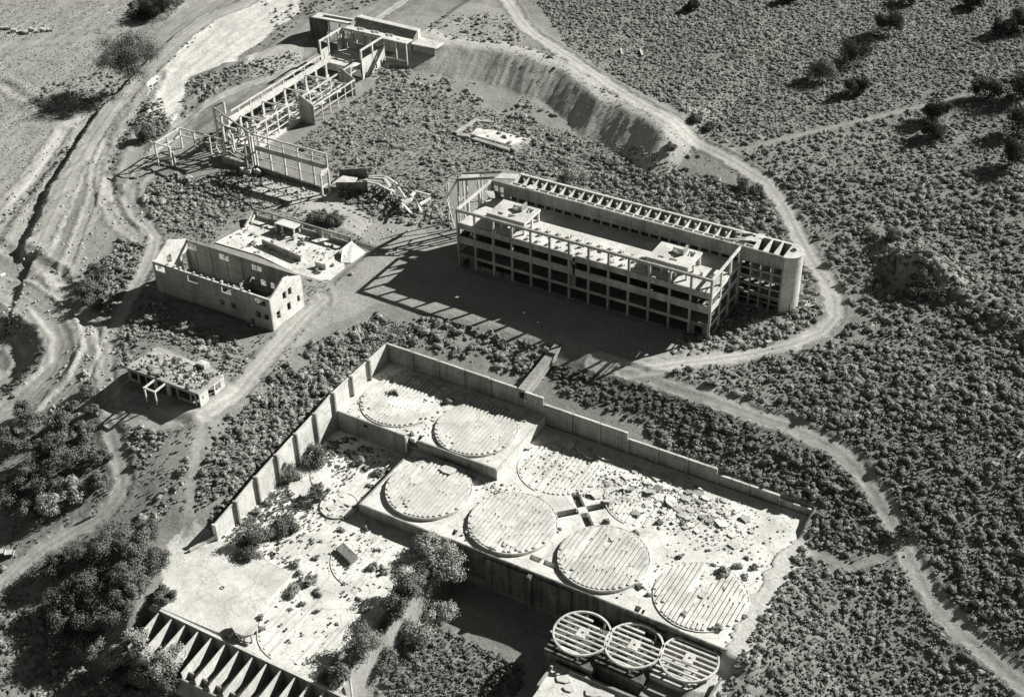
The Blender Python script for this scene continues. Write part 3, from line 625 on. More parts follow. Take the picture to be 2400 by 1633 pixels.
po = part('porch_frame', G().box(-37.6,-37.2,-89.8,-85.9,2.4,2.8).box(-34.1,-33.7,-89.8,-85.9,2.4,2.8).box(-37.7,-33.6,-90.2,-89.8,2.4,2.8), M_PALE, of)
for x in (-37.4, -33.9): part('post', G().box(x - .2, x + .2, -90.15, -89.85, -2.6, 2.4), M_PALE, po)
for i in range(14):
    x, y = random.uniform(-46, -25), random.uniform(-84.5, -76.5); s = random.uniform(.5, 1.6)
    solo('roof_slab_fragment', G().prism(rp(x, y, s, 5), 3.02, 3.1 + random.uniform(.1, .5)), M_RUB, 'broken slab fragment on the roof of the low porch ruin', 'slab', 'slab fragments on the porch ruin roof')
solo('roof_block', G().slab([(-31,-75.2,4.3),(-28.2,-75.2,4.2),(-28.4,-77.2,4.4),(-31.2,-77,4.2)], 1.4), M_PALE, 'largest white block at the back edge of the low porch ruin roof', 'block')
solo('leaning_plate', G().slab([(-37.4,-83,3.1),(-36.8,-83,3.2),(-33.6,-78.2,4.5),(-34.6,-78.2,3.2)], .12), M_PALE, 'narrow plate leaning on edge in the middle of the low porch ruin roof', 'plate')

# ================================================================== LONG MILL TRESTLE (upper left)
lm = thing('crushing_mill_frame', 'long open concrete frame running up the slope, with many posts and rails', 'building', (-101, 55, 1.2))
vs = [28 + 6.0 * i for i in range(10)]
part('base_wall', G().box(-107.2, -106.8, 28, 84, .6, 1.9), M_CONC, lm)
part('base_wall', G().prism([(-96.2, 28), (-95.8, 28), (-95.8, 52), (-96.2, 52)], -.6, [1.9, 1.9, 2.2, 2.2]), M_PALE, lm)
part('floor', G().plate('z', (-106.8, -96.2), (28, 84), 1.3, 1.6, [(-103, -98, 44, 52), (-105.5, -100, 66, 78)]), M_FLOOR, lm)
part('wide_girder', G().box(-107.3, -106.7, 28, 85, 7.7, 9.9), M_PALE, lm)
part('top_rail', G().box(-107.25, -106.75, 30, 82, 11.5, 11.9), M_PALE, lm)
for v in vs:
    part('column', G().box(-107.25, -106.75, v - .45, v + .45, 1.6, 7.7), M_PALE, lm)
    if v > 29: part('rail_post', G().box(-107.2, -106.8, v - .2, v + .2, 9.9, 11.5), M_PALE, lm)
part('right_rail', G().box(-96.2, -95.8, 28, 85, 9.0, 9.45), M_PALE, lm)
part('right_rail', G().box(-96.2, -95.8, 28, 85, 6.1, 6.4), M_PALE, lm)
part('right_rail', G().box(-96.15, -95.85, 28, 76, 3.6, 3.9), M_PALE, lm)
for v in vs: part('column', G().box(-96.25, -95.75, v - .25, v + .25, 1.2, 9.0), M_PALE, lm)
for v in (40, 52, 64, 76): part('cross_beam', G().box(-106.7, -96.25, v - .2, v + .2, 5.2, 5.6), M_PALE, lm)
part('inner_rail', G().box(-101.4, -101.1, 30, 62, 4.0, 4.3).box(-101.4,-101.1,40,41,1.6,4).box(-101.4,-101.1,52,53,1.6,4), M_PALE, lm)
for v in vs[1:]: part('pier', G().box(-105.6, -105.2, v - 2.4, v - .9, 1.6, random.uniform(3.2, 5.2)), M_PALE, lm)
for v in (34, 46, 58, 70): part('cross_beam', G().box(-106.7, -96.25, v - .15, v + .15, 8.2, 8.6), M_PALE, lm)
for i in range(26):
    a = random.uniform(29, 82); x = random.uniform(-106, -98); part('fallen_beam', G().beam((x, a, random.uniform(1.8, 3.5)), (x + random.uniform(-3, 4), a + random.uniform(-4, 4), random.uniform(1.8, 5)), .3, .35), random.choice([M_PALE, M_CONC]), lm)
for i in range(7):
    v = 36 + 6.5 * i; part('machine_block', G().box(-104.5, -102, v, v + 2.2, 1.6, random.uniform(2.6, 4.6)), M_PALE, lm)
for v0 in (51.8, 75.8):   # gable walls of the lean-to annex
    part('annex_wall', G().add([(-95.8, v0, .4), (-89.8, v0, .4), (-89.8, v0, 8.0), (-95.8, v0, 11.2), (-95.8, v0 + .3, .4), (-89.8, v0 + .3, .4), (-89.8, v0 + .3, 8.0), (-95.8, v0 + .3, 11.2)], [(0,1,2,3),(7,6,5,4),(0,4,5,1),(1,5,6,2),(2,6,7,3),(3,7,4,0)]), M_CONC, lm)
part('annex_beam', G().box(-90.1, -89.8, 52.1, 75.8, 7.4, 7.9).box(-90.05, -89.85, 52.1, 75.8, 4.6, 4.8).box(-93.1, -92.9, 52.1, 75.8, 6.6, 6.9), M_PALE, lm)
for v in (56.5, 61, 65.5, 70, 74): part('annex_post', G().box(-90.1, -89.8, v - .15, v + .15, .4, 7.4), M_PALE, lm)
for v in (57, 62.5, 68.5): part('brace', G().beam((-95.6, v, 9.0), (-90.1, v + 3.4, 7.7), .25, .25), M_PALE, lm)
# upper hall
uh = thing('upper_hall_shell', 'tall square open hall shell at the top end of the long open frame', 'building', (-104, 95, 3))
part('floor', G().box(-113, -95, 87, 101, 3.0, 5.6), M_FLOOR, uh)
part('right_wall', G().plate('y', (87, 101), (.6, 9.6), -95.0, -94.6, [(88.3 + 3.2*i, 89.7 + 3.2*i, 2.4 + .3*i, 4.2 + .3*i) for i in range(4)]), M_PALE, uh)
part('back_wall', G().plate('x', (-113, -95), (5.6, 13.5), 100.6, 101, [(-112.2,-109,9.4,12.9), (-107.9,-103.6,8.6,12.9), (-102.4,-99.2,9.0,12.9), (-98.4,-95.8,9.0,12.9), (-110.8,-109.8,6,8.2)]), M_CONC, uh)
part('left_wall', G().plate('y', (87, 100.6), (4, 9.5), -113.2, -112.8, [(92.5, 97.8, 5.8, 11)]), M_PALE, uh)
for x in (-113, -94.8): part('top_beam', G().box(x - .25, x + .25, 87, 100.6, 12.9, 13.5), M_PALE, uh)
for x, y in ((-113, 87.3), (-113, 92.2), (-113, 98.4), (-94.8, 87.3), (-94.8, 94.2)): part('column', G().box(x - .3, x + .3, y - .3, y + .3, 3, 12.9), M_PALE, uh)
part('front_sill', G().box(-112.6, -95.1, 86.7, 87.2, 4.4, 6.0), M_PALE, uh)
solo('floor_rubble_slab', G().slab([(-105, 90, 6.0), (-102.6, 90.6, 5.8), (-101.6, 93, 6.2), (-104, 92.4, 5.7)], .15), M_PALE, 'torn light slab lying on the floor of the upper hall shell', 'slab')
# ore dump platform
od = thing('ore_dump_platform', 'long broken dumping platform with trough roofs behind the upper hall shell', 'building', (-108, 110, 4))
P1 = [(-134.5, 111), (-115.4, 112.4), (-115.4, 117), (-135, 116)]
part('deck', G().prism(P1, 9.2, 9.8), M_PALE, od)
part('deck_curb', G().prism([(-131, 113.6), (-118, 114.6), (-118, 115.0), (-131, 114.0)], 9.8, 10.4), M_CONC, od)
part('retaining_wall', G().prism([(-135.2, 110.6), (-128, 110.8), (-128, 112), (-135.2, 112)], -1, 9.2).prism([(-135.6,110.4),(-134.8,110.4),(-134.8,118.4),(-135.6,118.4)], -1, 9.9), M_DARKC, od)
for x in (-127, -122, -117.5): part('post', G().box(x - .25, x + .25, 111.2, 111.7, 0, 9.2), M_PALE, od)
part('rail', G().box(-128, -117, 111.3, 111.6, 5.2, 5.5), M_PALE, od)
part('lower_deck', G().plate('z', (-113, -84.5), (101.2, 105.2), 12.2, 12.6, [(-108.5,-105.6,103.8,104.6), (-102,-98.6,103.8,104.6), (-95.5,-92.5,103.6,104.5), (-90,-88.6,102.6,103.4)]), M_PALE, od)
for x in (-112.6, -107, -101, -95, -89.5, -85): part('deck_post', G().box(x - .2, x + .2, 101.4, 101.8, 1.5, 12.2), M_PALE, od)
part('lower_wall', G().box(-94.4, -85, 101.25, 101.6, 1, 5.5), M_CONC, od)
part('trough_back', G().prism([(-115, 109), (-87.6, 108.4), (-87.6, 113), (-115, 114)], 4, [9.0, 9.0, 12.4, 12.4]), M_CONC, od)
part('trough_lip', G().prism([(-115.4, 113.6), (-87.6, 112.7), (-87.6, 115), (-115.4, 116)], 8, 12.5), M_PALE, od)
part('end_deck', G().prism([(-87.4, 108.2), (-77, 108.6), (-77, 114.2), (-87.4, 115)], 8.8, 9.3), M_PALE, od)
part('end_wall', G().box(-86.8, -77.2, 108.3, 108.7, 6.6, 8.8), M_CONC, od)
part('trough_end', G().prism([(-115.8,107.5),(-114.6,107.5),(-114.6,116),(-115.8,116)], 6, [9.6, 9.6, 12.9, 12.9]), M_PALE, od)
for i in range(3): solo('hopper_grate', G().ring(-106.8 + 6.3 * i, 104.2, .5, .8, 12.6, 12.9, 4).box(-108.4 + 6.3*i, -105.4 + 6.3*i, 104.7, 105.0, 12.6, 13.0), M_PALE, 'small raised hopper rim on the dump deck', 'hopper rim', 'hopper rims on the dump deck')
# frame A: two-tier frame in front
fa = thing('two_tier_frame', 'two-tier open concrete frame with a heavy middle girder, right of the crushing plant', 'building', (-72, 17.5, 0))
xs = [-87 + 5.72 * i for i in range(6)]
part('top_rail', G().box(-87.2, -58.3, 17.3, 17.7, 13.2, 13.7), M_PALE, fa)
part('thin_rail', G().box(-87, -58.5, 17.4, 17.6, 11.3, 11.6), M_PALE, fa)
part('girder', G().box(-87.1, -58.4, 17.2, 17.8, 8.1, 9.7), M_CONC, fa)
part('thin_rail', G().box(-87, -58.5, 17.4, 17.6, 5.0, 5.3), M_PALE, fa)
part('base_wall', G().prism([(-88, 17.2), (-59, 17.2), (-59, 17.8), (-88, 17.8)], -1, [2.4, 1.0, 1.0, 2.4]), M_DARKC, fa)
for x in xs:
    part('column', G().box(x - .3, x + .3, 17.25, 17.75, .5, 8.1), M_PALE, fa); part('upper_post', G().box(x - .2, x + .2, 17.3, 17.7, 9.7, 13.2), M_PALE, fa)
part('end_frame', G().box(-58.8, -58.3, 13.6, 14.1, -.4, 8.6).box(-58.8, -58.3, 14.1, 17.2, 7.4, 8.9).box(-58.75, -58.35, 14.1, 17.2, 3.2, 3.8).box(-58.8,-58.3,17.2,17.8,-.4,13.2), M_PALE, fa)
part('end_sill', G().box(-59, -58.1, 13.5, 17.9, -.6, .1), M_PALE, fa)
part('side_slab', G().prism([(-58.0, 18), (-52, 21), (-53, 25), (-58, 24)], 2.6, 3.0), M_PALE, fa)
part('side_post', G().box(-55.8,-55.2,20,20.6,-.5,2.6), M_PALE, fa)
# frame B: left frame and the wrecked corner tower
fb = thing('low_corner_frame', 'low L-shaped post and rail frame beside the road, left of the wrecked tower', 'building', (-114, 15, 0))
pts = [(-122.5, 8.8), (-122.5, 14.6), (-122.5, 20.8), (-116.5, 21), (-110, 21.2), (-104.8, 21.4)]
for i, (x, y) in enumerate(pts): part('post', G().box(x - .25, x + .25, y - .25, y + .25, -3, 6), M_PALE, fb)
part('post', G().box(-116.6, -116.0, 8.7, 9.3, -3, 6).box(-116.4,-115.6,9.6,10,-3,4), M_PALE, fb)
for z in (5.7, 3.0): part('rail', G().box(-122.7, -122.3, 8.8, 20.8, z, z + .4), M_PALE, fb); part('rail', G().box(-122.5, -104.8, 20.9, 21.25, z, z + .4), M_PALE, fb)
part('rail', G().box(-124.5, -116.2, 8.65, 9.05, 5.7, 6.1), M_PALE, fb)
part('sill', G().box(-122.6, -114, 8.6, 9.1, -3, -1.2), M_DARKC, fb)
wt = thing('wrecked_tower', 'tangled wrecked concrete tower where the open frames meet', 'ruin', (-98, 23, 0))
for (x, y, z0, z1) in ((-111, 26.5, 0, 14), (-106, 24, 0, 13.5), (-108.6, 29, 1, 15), (-103, 23, 0, 10.5), (-99, 20.5, -.5, 9.5), (-90.5, 19.0, -1, 13.2), (-89.2, 18.6, -1, 12), (-91.4, 17.6, -1, 9), (-98, 27, 0, 11), (-94.5, 27.5, 0, 8.5), (-101, 18.2, -.5, 6.5)):
    part('column', G().box(x - .35, x + .35, y - .3, y + .3, z0, z1), M_PALE, wt)
for p, q in (((-111, 26.5, 13.6), (-90, 18.8, 12.9)), ((-106, 24, 10.2), (-99, 20.5, 9.0)), ((-111, 26.5, 10), (-106, 24, 9.6)), ((-103, 23, 6), (-99, 20.5, 5.6)), ((-99, 20.5, 3.4), (-90.5, 19, 3.0)), ((-104.8, 21.3, 5), (-99, 20.5, 5)), ((-111, 26.5, 14), (-108.6, 29, 15)), ((-98, 27, 8.6), (-94.5, 27.5, 10.2)), ((-92, 17, 4), (-87.5, 18.2, 7)), ((-94, 20, 0), (-90, 18, 5)), ((-88.4, 16.4, -.6), (-90, 18.2, 4)), ((-103, 23, 3), (-106, 24, 3))):
    part('beam', G().beam(p, q, .45, .55), M_CONC, wt)
for i in range(34):
    x, y = random.uniform(-106, -88), random.uniform(16.5, 27); zz = random.uniform(0, 6); part('broken_bar', G().beam((x, y, zz), (x + random.uniform(-3, 3), y + random.uniform(-2, 2), zz + random.uniform(-2.5, 4)), .35, .4), random.choice([M_CONC, M_DARKC, M_PALE]), wt)
part('girder', G().box(-103.4, -99, 22.6, 23.0, 9.4, 10.4).beam((-105.8,24,9.8),(-103.2,22.8,9.8),.3,.9), M_PALE, wt)
part('base_block', G().prism([(-102, 17.2), (-91, 16.8), (-91, 21), (-102, 22)], -1.5, 2.4), M_CONC, wt)
part('floor_remnant', G().slab([(-104.5, 21.5, 3.2), (-98.6, 19.6, 3.0), (-97, 24, 3.2), (-103, 26, 3.4)], .35), M_PALE, wt)
rs_ = np.random.RandomState(5)
for i in range(9):
    x, y = -93 + rs_.rand() * 7, 13.5 + rs_.rand() * 4.5; s = .5 + rs_.rand() * .9
    solo('fallen_block', G().slab([(x, y, 1.0 + s), (x + s * 1.5, y + .2, .4 + s), (x + s * 1.4, y + s, .5 + s), (x - .1, y + s, .9 + s)], s + 1), M_RUB, 'jagged fallen block at the foot of the wrecked tower', 'block', 'fallen blocks below the wrecked tower')
# low retaining kerb in front of frame A
g = G().prism([(-83.6, 8.6), (-53, 5.2), (-53, 5.7), (-83.6, 9.1)], -3.5, [-1.4, .1, .1, -1.4]).prism([(-53, 5.2), (-40.5, 8.8), (-40.5, 9.3), (-53, 5.7)], -2.5, [.1, -.1, -.1, .1])
solo('kerb_wall', g, M_CONC, 'low broken kerb wall below the lit slab of the two-tier frame', 'wall')
# foundation ruin in the scrub
fr = thing('foundation_ruin', 'low pale foundation ruin overgrown with shrubs in the middle of the scrub basin', 'ruin', (-30, 74, 1))
def FZ(P, z=1.6):
    a = np.array(P, float); u, v = atz(700 + a[:, 0] / 2.582, a[:, 1] / 2.582, z); return list(zip(u.tolist(), v.tolist()))
for P, h in (([(940,795),(960,800),(1085,720),(1070,712)], .9), ([(955,815),(1030,828),(1035,815),(960,800)], 1.0), ([(1035,815),(1280,890),(1275,903),(1030,828)], .7), ([(1280,888),(1310,905),(1415,840),(1395,830)], .8), ([(1075,712),(1180,720),(1180,735),(1085,728)], .6), ([(1180,650),(1330,690),(1325,700),(1175,662)], .3), ([(1270,600),(1350,615),(1345,630),(1262,612)], .3), ([(1190,750),(1290,775),(1285,785),(1190,762)], .4)):
    part('low_wall', G().prism(FZ(P), .2, [.95 + h * random.uniform(.35, .9) for _ in P]), M_RUB, fr)
part('floor_slab', G().prism(FZ([(1080,775),(1200,790),(1390,840),(1290,880),(1040,812)], 1.5), .2, 1.5), M_FLOOR, fr)
# ================================================================== TANK TERRACES
rw = thing('terrace_wall', 'long stepped concrete wall with pilasters around the back and left of the terraces', 'wall', (2, -39.5, -9))
def wall_run(a, b, z, zb, x=None, y=None):
    g = G()
    if y is not None: g.box(a + .35, b - .35, y - .2, y + .2, zb, z)
    return g
TOPS = [(2, -2.05), (10.2, -2.05), (18.3, -2.1), (26.3, -2.15), (34.3, -2.3), (42.3, -2.75), (50.3, -4.7), (58.3, -4.75), (66.2, -4.8), (74.2, -6.55), (82.2, -6.55), (90.2, -6.6), (98.3, -8.2), (106.3, -8.2), (114.3, -9.2), (122.8, -9.2)]
for i in range(len(TOPS) - 1):
    x0, z = TOPS[i]; x1 = TOPS[i + 1][0]; zb = -9.2 if x0 < 50 else -13
    part('wall_panel', G().plate('x', (x0 + .3, x1 - .3), (zb, z), -39.7, -39.3, [(42.7, 44.9, -5.6, -3.0)] if x0 == 42.3 else []), M_CONC, rw)
    part('coping', G().box(x0 + .3, x1 - .3, -39.78, -39.22, z, z + .12), M_PALE, rw)
    part('pilaster', G().box(x0 - .3, x0 + .3, -40.0, -39.1, zb, z + .1), M_CONC, rw)
part('pilaster', G().box(122.5, 123, -40, -39.1, -13, -9), M_CONC, rw)
VT = [(-39.4, -2.0, -9), (-48.6, -1.9, -9), (-56.5, -1.9, -9), (-64.4, -2.0, -14.8), (-72.4, -3.2, -14.8), (-80.4, -4.0, -14.8), (-88.4, -4.9, -14.8), (-96.4, -5.9, -14.8), (-104.5, -7.4, -14.8), (-112.2, -8.6, -14.8)]
for i in range(len(VT) - 1):
    y0, z0, zb = VT[i]; y1, z1, _ = VT[i + 1]; zb = VT[i][2]
    zt1 = z1 + .25; g = G()
    g.add([(1.6, y0 - .25, zb), (2.0, y0 - .25, zb), (2.0, y1 + .25, zb), (1.6, y1 + .25, zb), (1.6, y0 - .25, z0), (2.0, y0 - .25, z0), (2.0, y1 + .25, zt1 - .3), (1.6, y1 + .25, zt1 - .3)], [(3,2,1,0)[::-1],(4,5,6,7)[::-1],(0,1,5,4)[::-1],(1,2,6,5)[::-1],(2,3,7,6)[::-1],(3,0,4,7)[::-1]])
    part('wall_panel', g, M_PALE, rw)
    if i: part('pilaster', G().box(1.5, 2.75, y0 - .25, y0 + .25, zb, z0 + .25), M_CONC, rw)
part('pilaster', G().box(1.5, 2.7, -112.5, -112, -14.8, -8.3), M_PALE, rw)
part('end_wall', G().prism([(1.6, -112.5), (2.0, -112.5), (-.6, -118.6), (-1.1, -118.4)], -14, [-11.6, -11.6, -12.3, -12.3]), M_PALE, rw)
part('side_wall', G().box(122.7, 123.1, -46.5, -40, -13.5, -10.0), M_CONC, rw)

ut = thing('upper_terrace', 'highest tank terrace in the corner of the long retaining wall, partly in its shadow', 'terrace', (26, -52, -11))
part('floor', G().plate('z', (2.0, 50.4), (-63.9, -39.7), -9.0, -8.0, [(26.5, 27.8, -63.9, -61.6)]), M_FLOOR, ut)
part('front_wall', G().plate('x', (2.0, 50.4), (-14.8, -7.6), -64.3, -63.9, [(11.0, 12.2, -9.6, -8.5), (24.9, 27.6, -10.2, -7.5)]), M_CONC, ut)
part('side_wall', G().box(50.4, 50.8, -64.3, -40.0, -13, -7.9), M_PALE, ut)
part('buttress', G().box(24.2, 24.8, -65.2, -64.3, -12, -7.2), M_PALE, ut)
def arm(x, y):
    dx, dy = x - 74, y + 63.7; a = (dx + dy) / 1.41421; b = (dx - dy) / 1.41421
    return (abs(a) < 1.05 and 1.1 < abs(b) < 6.6) or (abs(b) < 1.05 and 1.1 < abs(a) < 6.6)
mt = thing('main_terrace', 'largest lit concrete terrace, with a dark cross-shaped pit among ribbed tank floors', 'terrace', (75, -64, -13))
part('floor', G().plate('z', (50.8, 122.7), (-64.3, -40.0), -12.6, -11, [(67.2, 80.8, -64.3, -57)]), M_FLOOR, mt)
part('floor', G().plate('z', (26.4, 122.7), (-87.4, -64.3), -12.6, -11, [(67.2, 80.8, -70.5, -64.3), (70.6, 73.6, -84.2, -82.6), (74.2, 77.2, -84.2, -82.6), (98.6, 100.0, -87, -85.2), (100.4, 101.1, -87, -85.6), (50.6, 51.8, -85.9, -84), (110, 111.3, -56, -54.4)]), M_FLOOR, mt)
part('floor', G().plate('z', (67.2, 80.8), (-70.5, -57.0), -12.6, -11.004, [], arm, None, .2), M_FLOOR, mt)
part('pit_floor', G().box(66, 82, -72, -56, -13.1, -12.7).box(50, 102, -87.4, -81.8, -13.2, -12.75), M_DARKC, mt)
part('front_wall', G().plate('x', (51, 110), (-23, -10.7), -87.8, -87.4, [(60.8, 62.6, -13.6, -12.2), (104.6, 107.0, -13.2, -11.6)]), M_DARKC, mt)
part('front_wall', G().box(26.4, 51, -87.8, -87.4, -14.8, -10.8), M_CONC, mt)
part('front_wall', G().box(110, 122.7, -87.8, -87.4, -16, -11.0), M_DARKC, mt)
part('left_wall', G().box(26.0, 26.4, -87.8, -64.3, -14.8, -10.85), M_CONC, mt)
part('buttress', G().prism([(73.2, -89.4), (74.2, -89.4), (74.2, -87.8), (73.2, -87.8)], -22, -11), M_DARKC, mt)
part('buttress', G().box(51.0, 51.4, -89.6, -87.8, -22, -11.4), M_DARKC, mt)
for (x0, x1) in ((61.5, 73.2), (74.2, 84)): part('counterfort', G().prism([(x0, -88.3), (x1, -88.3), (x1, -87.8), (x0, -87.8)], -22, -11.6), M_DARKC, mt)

lt = thing('lower_terrace', 'broad low terrace of pale concrete and drifted sand inside the long wall', 'terrace', (26, -100, -15))
part('floor', G().plate('z', (2.0, 50.6), (-136, -64.3), -14.9, -14.0, [(26.0, 50.6, -87.8, -64.3), (47.6, 50.6, -136, -124), (13.5, 15, -83, -81.6), (40.9, 42.5, -112, -110.6), (25.4, 26.3, -97, -96.3), (36.5,37.2,-126,-125.3)]), M_FLOOR, lt)
part('right_wall', G().box(50.6, 51.1, -124, -87.8, -21.5, -13.6), M_CONC, lt)
part('right_wall', G().box(47.6, 48.1, -136, -124, -21.5, -13.6), M_CONC, lt)
part('slab', G().prism([(.6, -112.2), (24.6, -112.4), (24.9, -121), (24.2, -134.8), (3, -135.6), (-.4, -128)], -14, -13.0), M_PALE, lt)
part('slab_hatch', G().ring(13.5, -124, .3, .55, -13, -12.9, 12), M_DARKC, lt)

def tank(cx, cy, z, hgt, mat, label, joists=19, r=10.4, a0=-10, a1=10, drop=0, label2=None, disc=True):
    t = thing('ribbed_tank', label, 'tank floor', (cx, cy, z), 'round ribbed tank floors')
    if hgt < .1: part('rim', G().ring(cx, cy, r, r + .25, z, z + .16, 20, 3.0, 4.6), mat, t)
    elif disc: part('base_disc', G().disc(cx, cy, r, z, z + hgt, 56), M_FLOOR, t); part('rim', G().ring(cx, cy, r, r + .22, z, z + hgt + .12, 56), mat, t)
    n = joists
    for i in range(n):
        if hgt < .1 and random.random() < drop * .5: continue
        x = -r + (i + .5) * 2 * r / n; h = math.sqrt(r * r - x * x) - .3
        y0 = -h; y1 = h
        if drop and random.random() < drop: y1 = h * random.uniform(-.4, .9)
        if random.random() < .12: y0 = -h * random.uniform(.7, .95)
        if y1 - y0 < 2: continue
        part('joist', G().box(cx + x - .34, cx + x + .34, cy + y0, cy + y1, z + hgt, z + hgt + (.33 if hgt > .1 else .16)), mat, t)
    if hgt > .1:
        for i in range(5):
            a = random.random() * 6.28; d = random.uniform(.1, .85) * r; s_ = random.uniform(.7, 2.2); part('silt_patch', G().prism([(min(max(px, cx - r), cx + r), py) for px, py in rp(cx + d * math.cos(a), cy + d * math.sin(a), min(s_, r - d + .3), 9, random.uniform(.5, 1.2), 0, .4)], z + hgt - .05, z + hgt + random.uniform(.2, .36)), M_FLOOR, t)
    return t
tank(38.2, -53.2, -8, .45, M_PALE, 'round ribbed tank floor half in shadow at the right of the highest terrace')
tank(14.8, -52.6, -8, .12, M_FLOOR, 'faint round ribbed tank floor at the left of the highest terrace under the lit wall', drop=.4)
tank(38.2, -75.6, -11, .75, M_PALE, 'clean round ribbed tank floor on the raised left corner of the main terrace', drop=.12)
tank(62, -76, -11, .7, M_PALE, 'round ribbed tank floor directly left of the dark cross-shaped pit', drop=.06)
tank(86, -76.1, -11, .7, M_PALE, 'round ribbed tank floor directly below the dark cross-shaped pit', drop=.06)
tank(110, -76, -11, .12, M_FLOOR, 'worn round ribbed tank floor at the right end of the main terrace row', drop=.4)
tank(62, -52.6, -11, .06, M_FLOOR, 'broken ribbed tank floor on the main terrace beside the upper terrace side wall', drop=.5)
tank(86, -52.6, -11, .03, M_FLOOR, 'mostly destroyed ribbed tank floor under the slab debris behind the cross-shaped pit', drop=.7)
tank(15.5, -76, -14, .03, M_FLOOR, 'overgrown ribbed tank floor against the foot of the long lit wall', drop=.8)
tank(20, -88, -14, .3, M_FLOOR, 'small sand-filled tank ring among shrubs left of the raised terrace corner', r=4.5, joists=3, drop=.9)
tank(14.8, -100, -14, .03, M_FLOOR, 'overgrown ribbed tank floor on the low terrace behind the smooth slab', drop=.75)
tank(38.2, -98.5, -14, .04, M_FLOOR, 'shaded ribbed tank floor on the low terrace below the raised corner', drop=.6)
tank(37, -124, -14, .05, M_FLOOR, 'ribbed tank floor at the front of the low terrace beside the open bins', drop=.65)

# loose slabs of broken floor
def frag(x, y, z, s, label, group, tilt=.25, mat=None, n=6):
    P = rp(x, y, s, n, .75, random.random() * 3); ax, ay = random.uniform(-tilt, tilt), random.uniform(-tilt, tilt)
    t = min(.3, s * .3)
    P3 = [(a, b, z + t + (a - x) * ax + (b - y) * ay + s * tilt * .6) for a, b in P]
    return solo('broken_slab', G().slab(P3, t), mat or M_PALE, label, 'slab', group)
for i in range(150):
    x = random.gauss(90, 10); y = random.gauss(-51, 4.6)
    if not (70 < x < 116 and -61 < y < -42): continue
    frag(x, y, -11, random.choice([.25, .35, .45, .5, .7, .9, 1.1, 1.6]), 'broken slab in the debris field of the main terrace', 'slabs in the terrace debris field', random.choice([.05, .2, .4]), random.choice([M_PALE, M_FLOOR, M_FLOOR, M_RUB]), random.choice([4, 5, 6]))
for i in range(14):
    x = random.uniform(6, 48); y = random.uniform(-45.5, -41)
    frag(x, y, -8, random.choice([.5, .8, 1.4]), 'shaded broken slab on the highest terrace', 'slabs at the foot of the back wall')
for i in range(10):
    x = random.uniform(53, 72); y = random.uniform(-48, -41)
    frag(x, y, -11, random.choice([.6, 1.2, 1.9]), 'shaded cracked slab on the main terrace', 'cracked slabs below the back wall')
u_, v_ = atz(1235, 1050, -11); frag(float(u_), float(v_), -11, 1.6, 'single tilted dark-edged slab on the main terrace near the upper terrace side wall', None, .3)
u_, v_ = atz(1050, 1102, -10); frag(float(u_), float(v_), -9.9, 2.3, 'large flat slab lying on the ribs of the raised left corner tank', None, .02, n=8)
u_, v_ = atz(648, 1128, -14); frag(float(u_), float(v_), -14, 1.3, 'upright pale block by the shrubs at the foot of the long lit wall', None, .4)
g = G()
for k in range(9):
    a = math.pi * k / 8; 
g.slab([(28.6, -101.2, -12.9), (34.4, -103.4, -12.7), (35.2, -101.4, -12.2), (29.4, -99.2, -12.3)], .9)
solo('fallen_trough', g, M_CONC, 'fallen half-round trough piece on the low terrace near the leafy tree', 'trough')
# stones: uncountable rubble
def rocks(name, pts, smin, smax, mat, label=None):
    n = len(pts); base = np.array([(1,0,-.3),(.5,.9,-.3),(-.6,.8,-.3),(-1,-.1,-.3),(-.4,-.9,-.3),(.6,-.8,-.3),(.5,.1,.7),(-.3,.3,.8),(-.2,-.4,.65)])
    f = np.array([(0,1,6),(1,7,6),(1,2,7),(2,3,7),(3,8,7),(3,4,8),(4,5,8),(5,6,8),(5,0,6),(6,7,8)])
    a = RS.rand(n) * 6.28; s = smin + (smax - smin) * RS.rand(n) ** 2.5; c, q = np.cos(a) * s, np.sin(a) * s
    V = base[None] * (1 + .35 * (RS.rand(n, 9, 1) - .5)); X = V[..., 0] * c[:, None] - V[..., 1] * q[:, None] + pts[:, None, 0]; Y = V[..., 0] * q[:, None] + V[..., 1] * c[:, None] + pts[:, None, 1]; Z = V[..., 2] * s[:, None] * .8 + pts[:, None, 2]
    V = np.stack([X, Y, Z], -1).reshape(-1, 3); Fc = (f[None] + 9 * np.arange(n)[:, None, None]).reshape(-1, 3)
    o = bpy.data.objects.new(name, mesh_np(name, V, Fc, mat)); COL.objects.link(o); o['kind'] = 'stuff'
    o['label'] = label or 'loose rubble stones'; o['category'] = 'rubble'; return o
def rect_pts(n, x0, x1, y0, y1, z, cx=None, cy=None, sd=None):
    if cx is not None: p = np.c_[RS.normal(cx, sd[0], n), RS.normal(cy, sd[1], n)]; m = (p[:, 0] > x0) & (p[:, 0] < x1) & (p[:, 1] > y0) & (p[:, 1] < y1); p = p[m]
    else: p = np.c_[RS.uniform(x0, x1, n), RS.uniform(y0, y1, n)]
    return np.c_[p, np.full(len(p), z)]
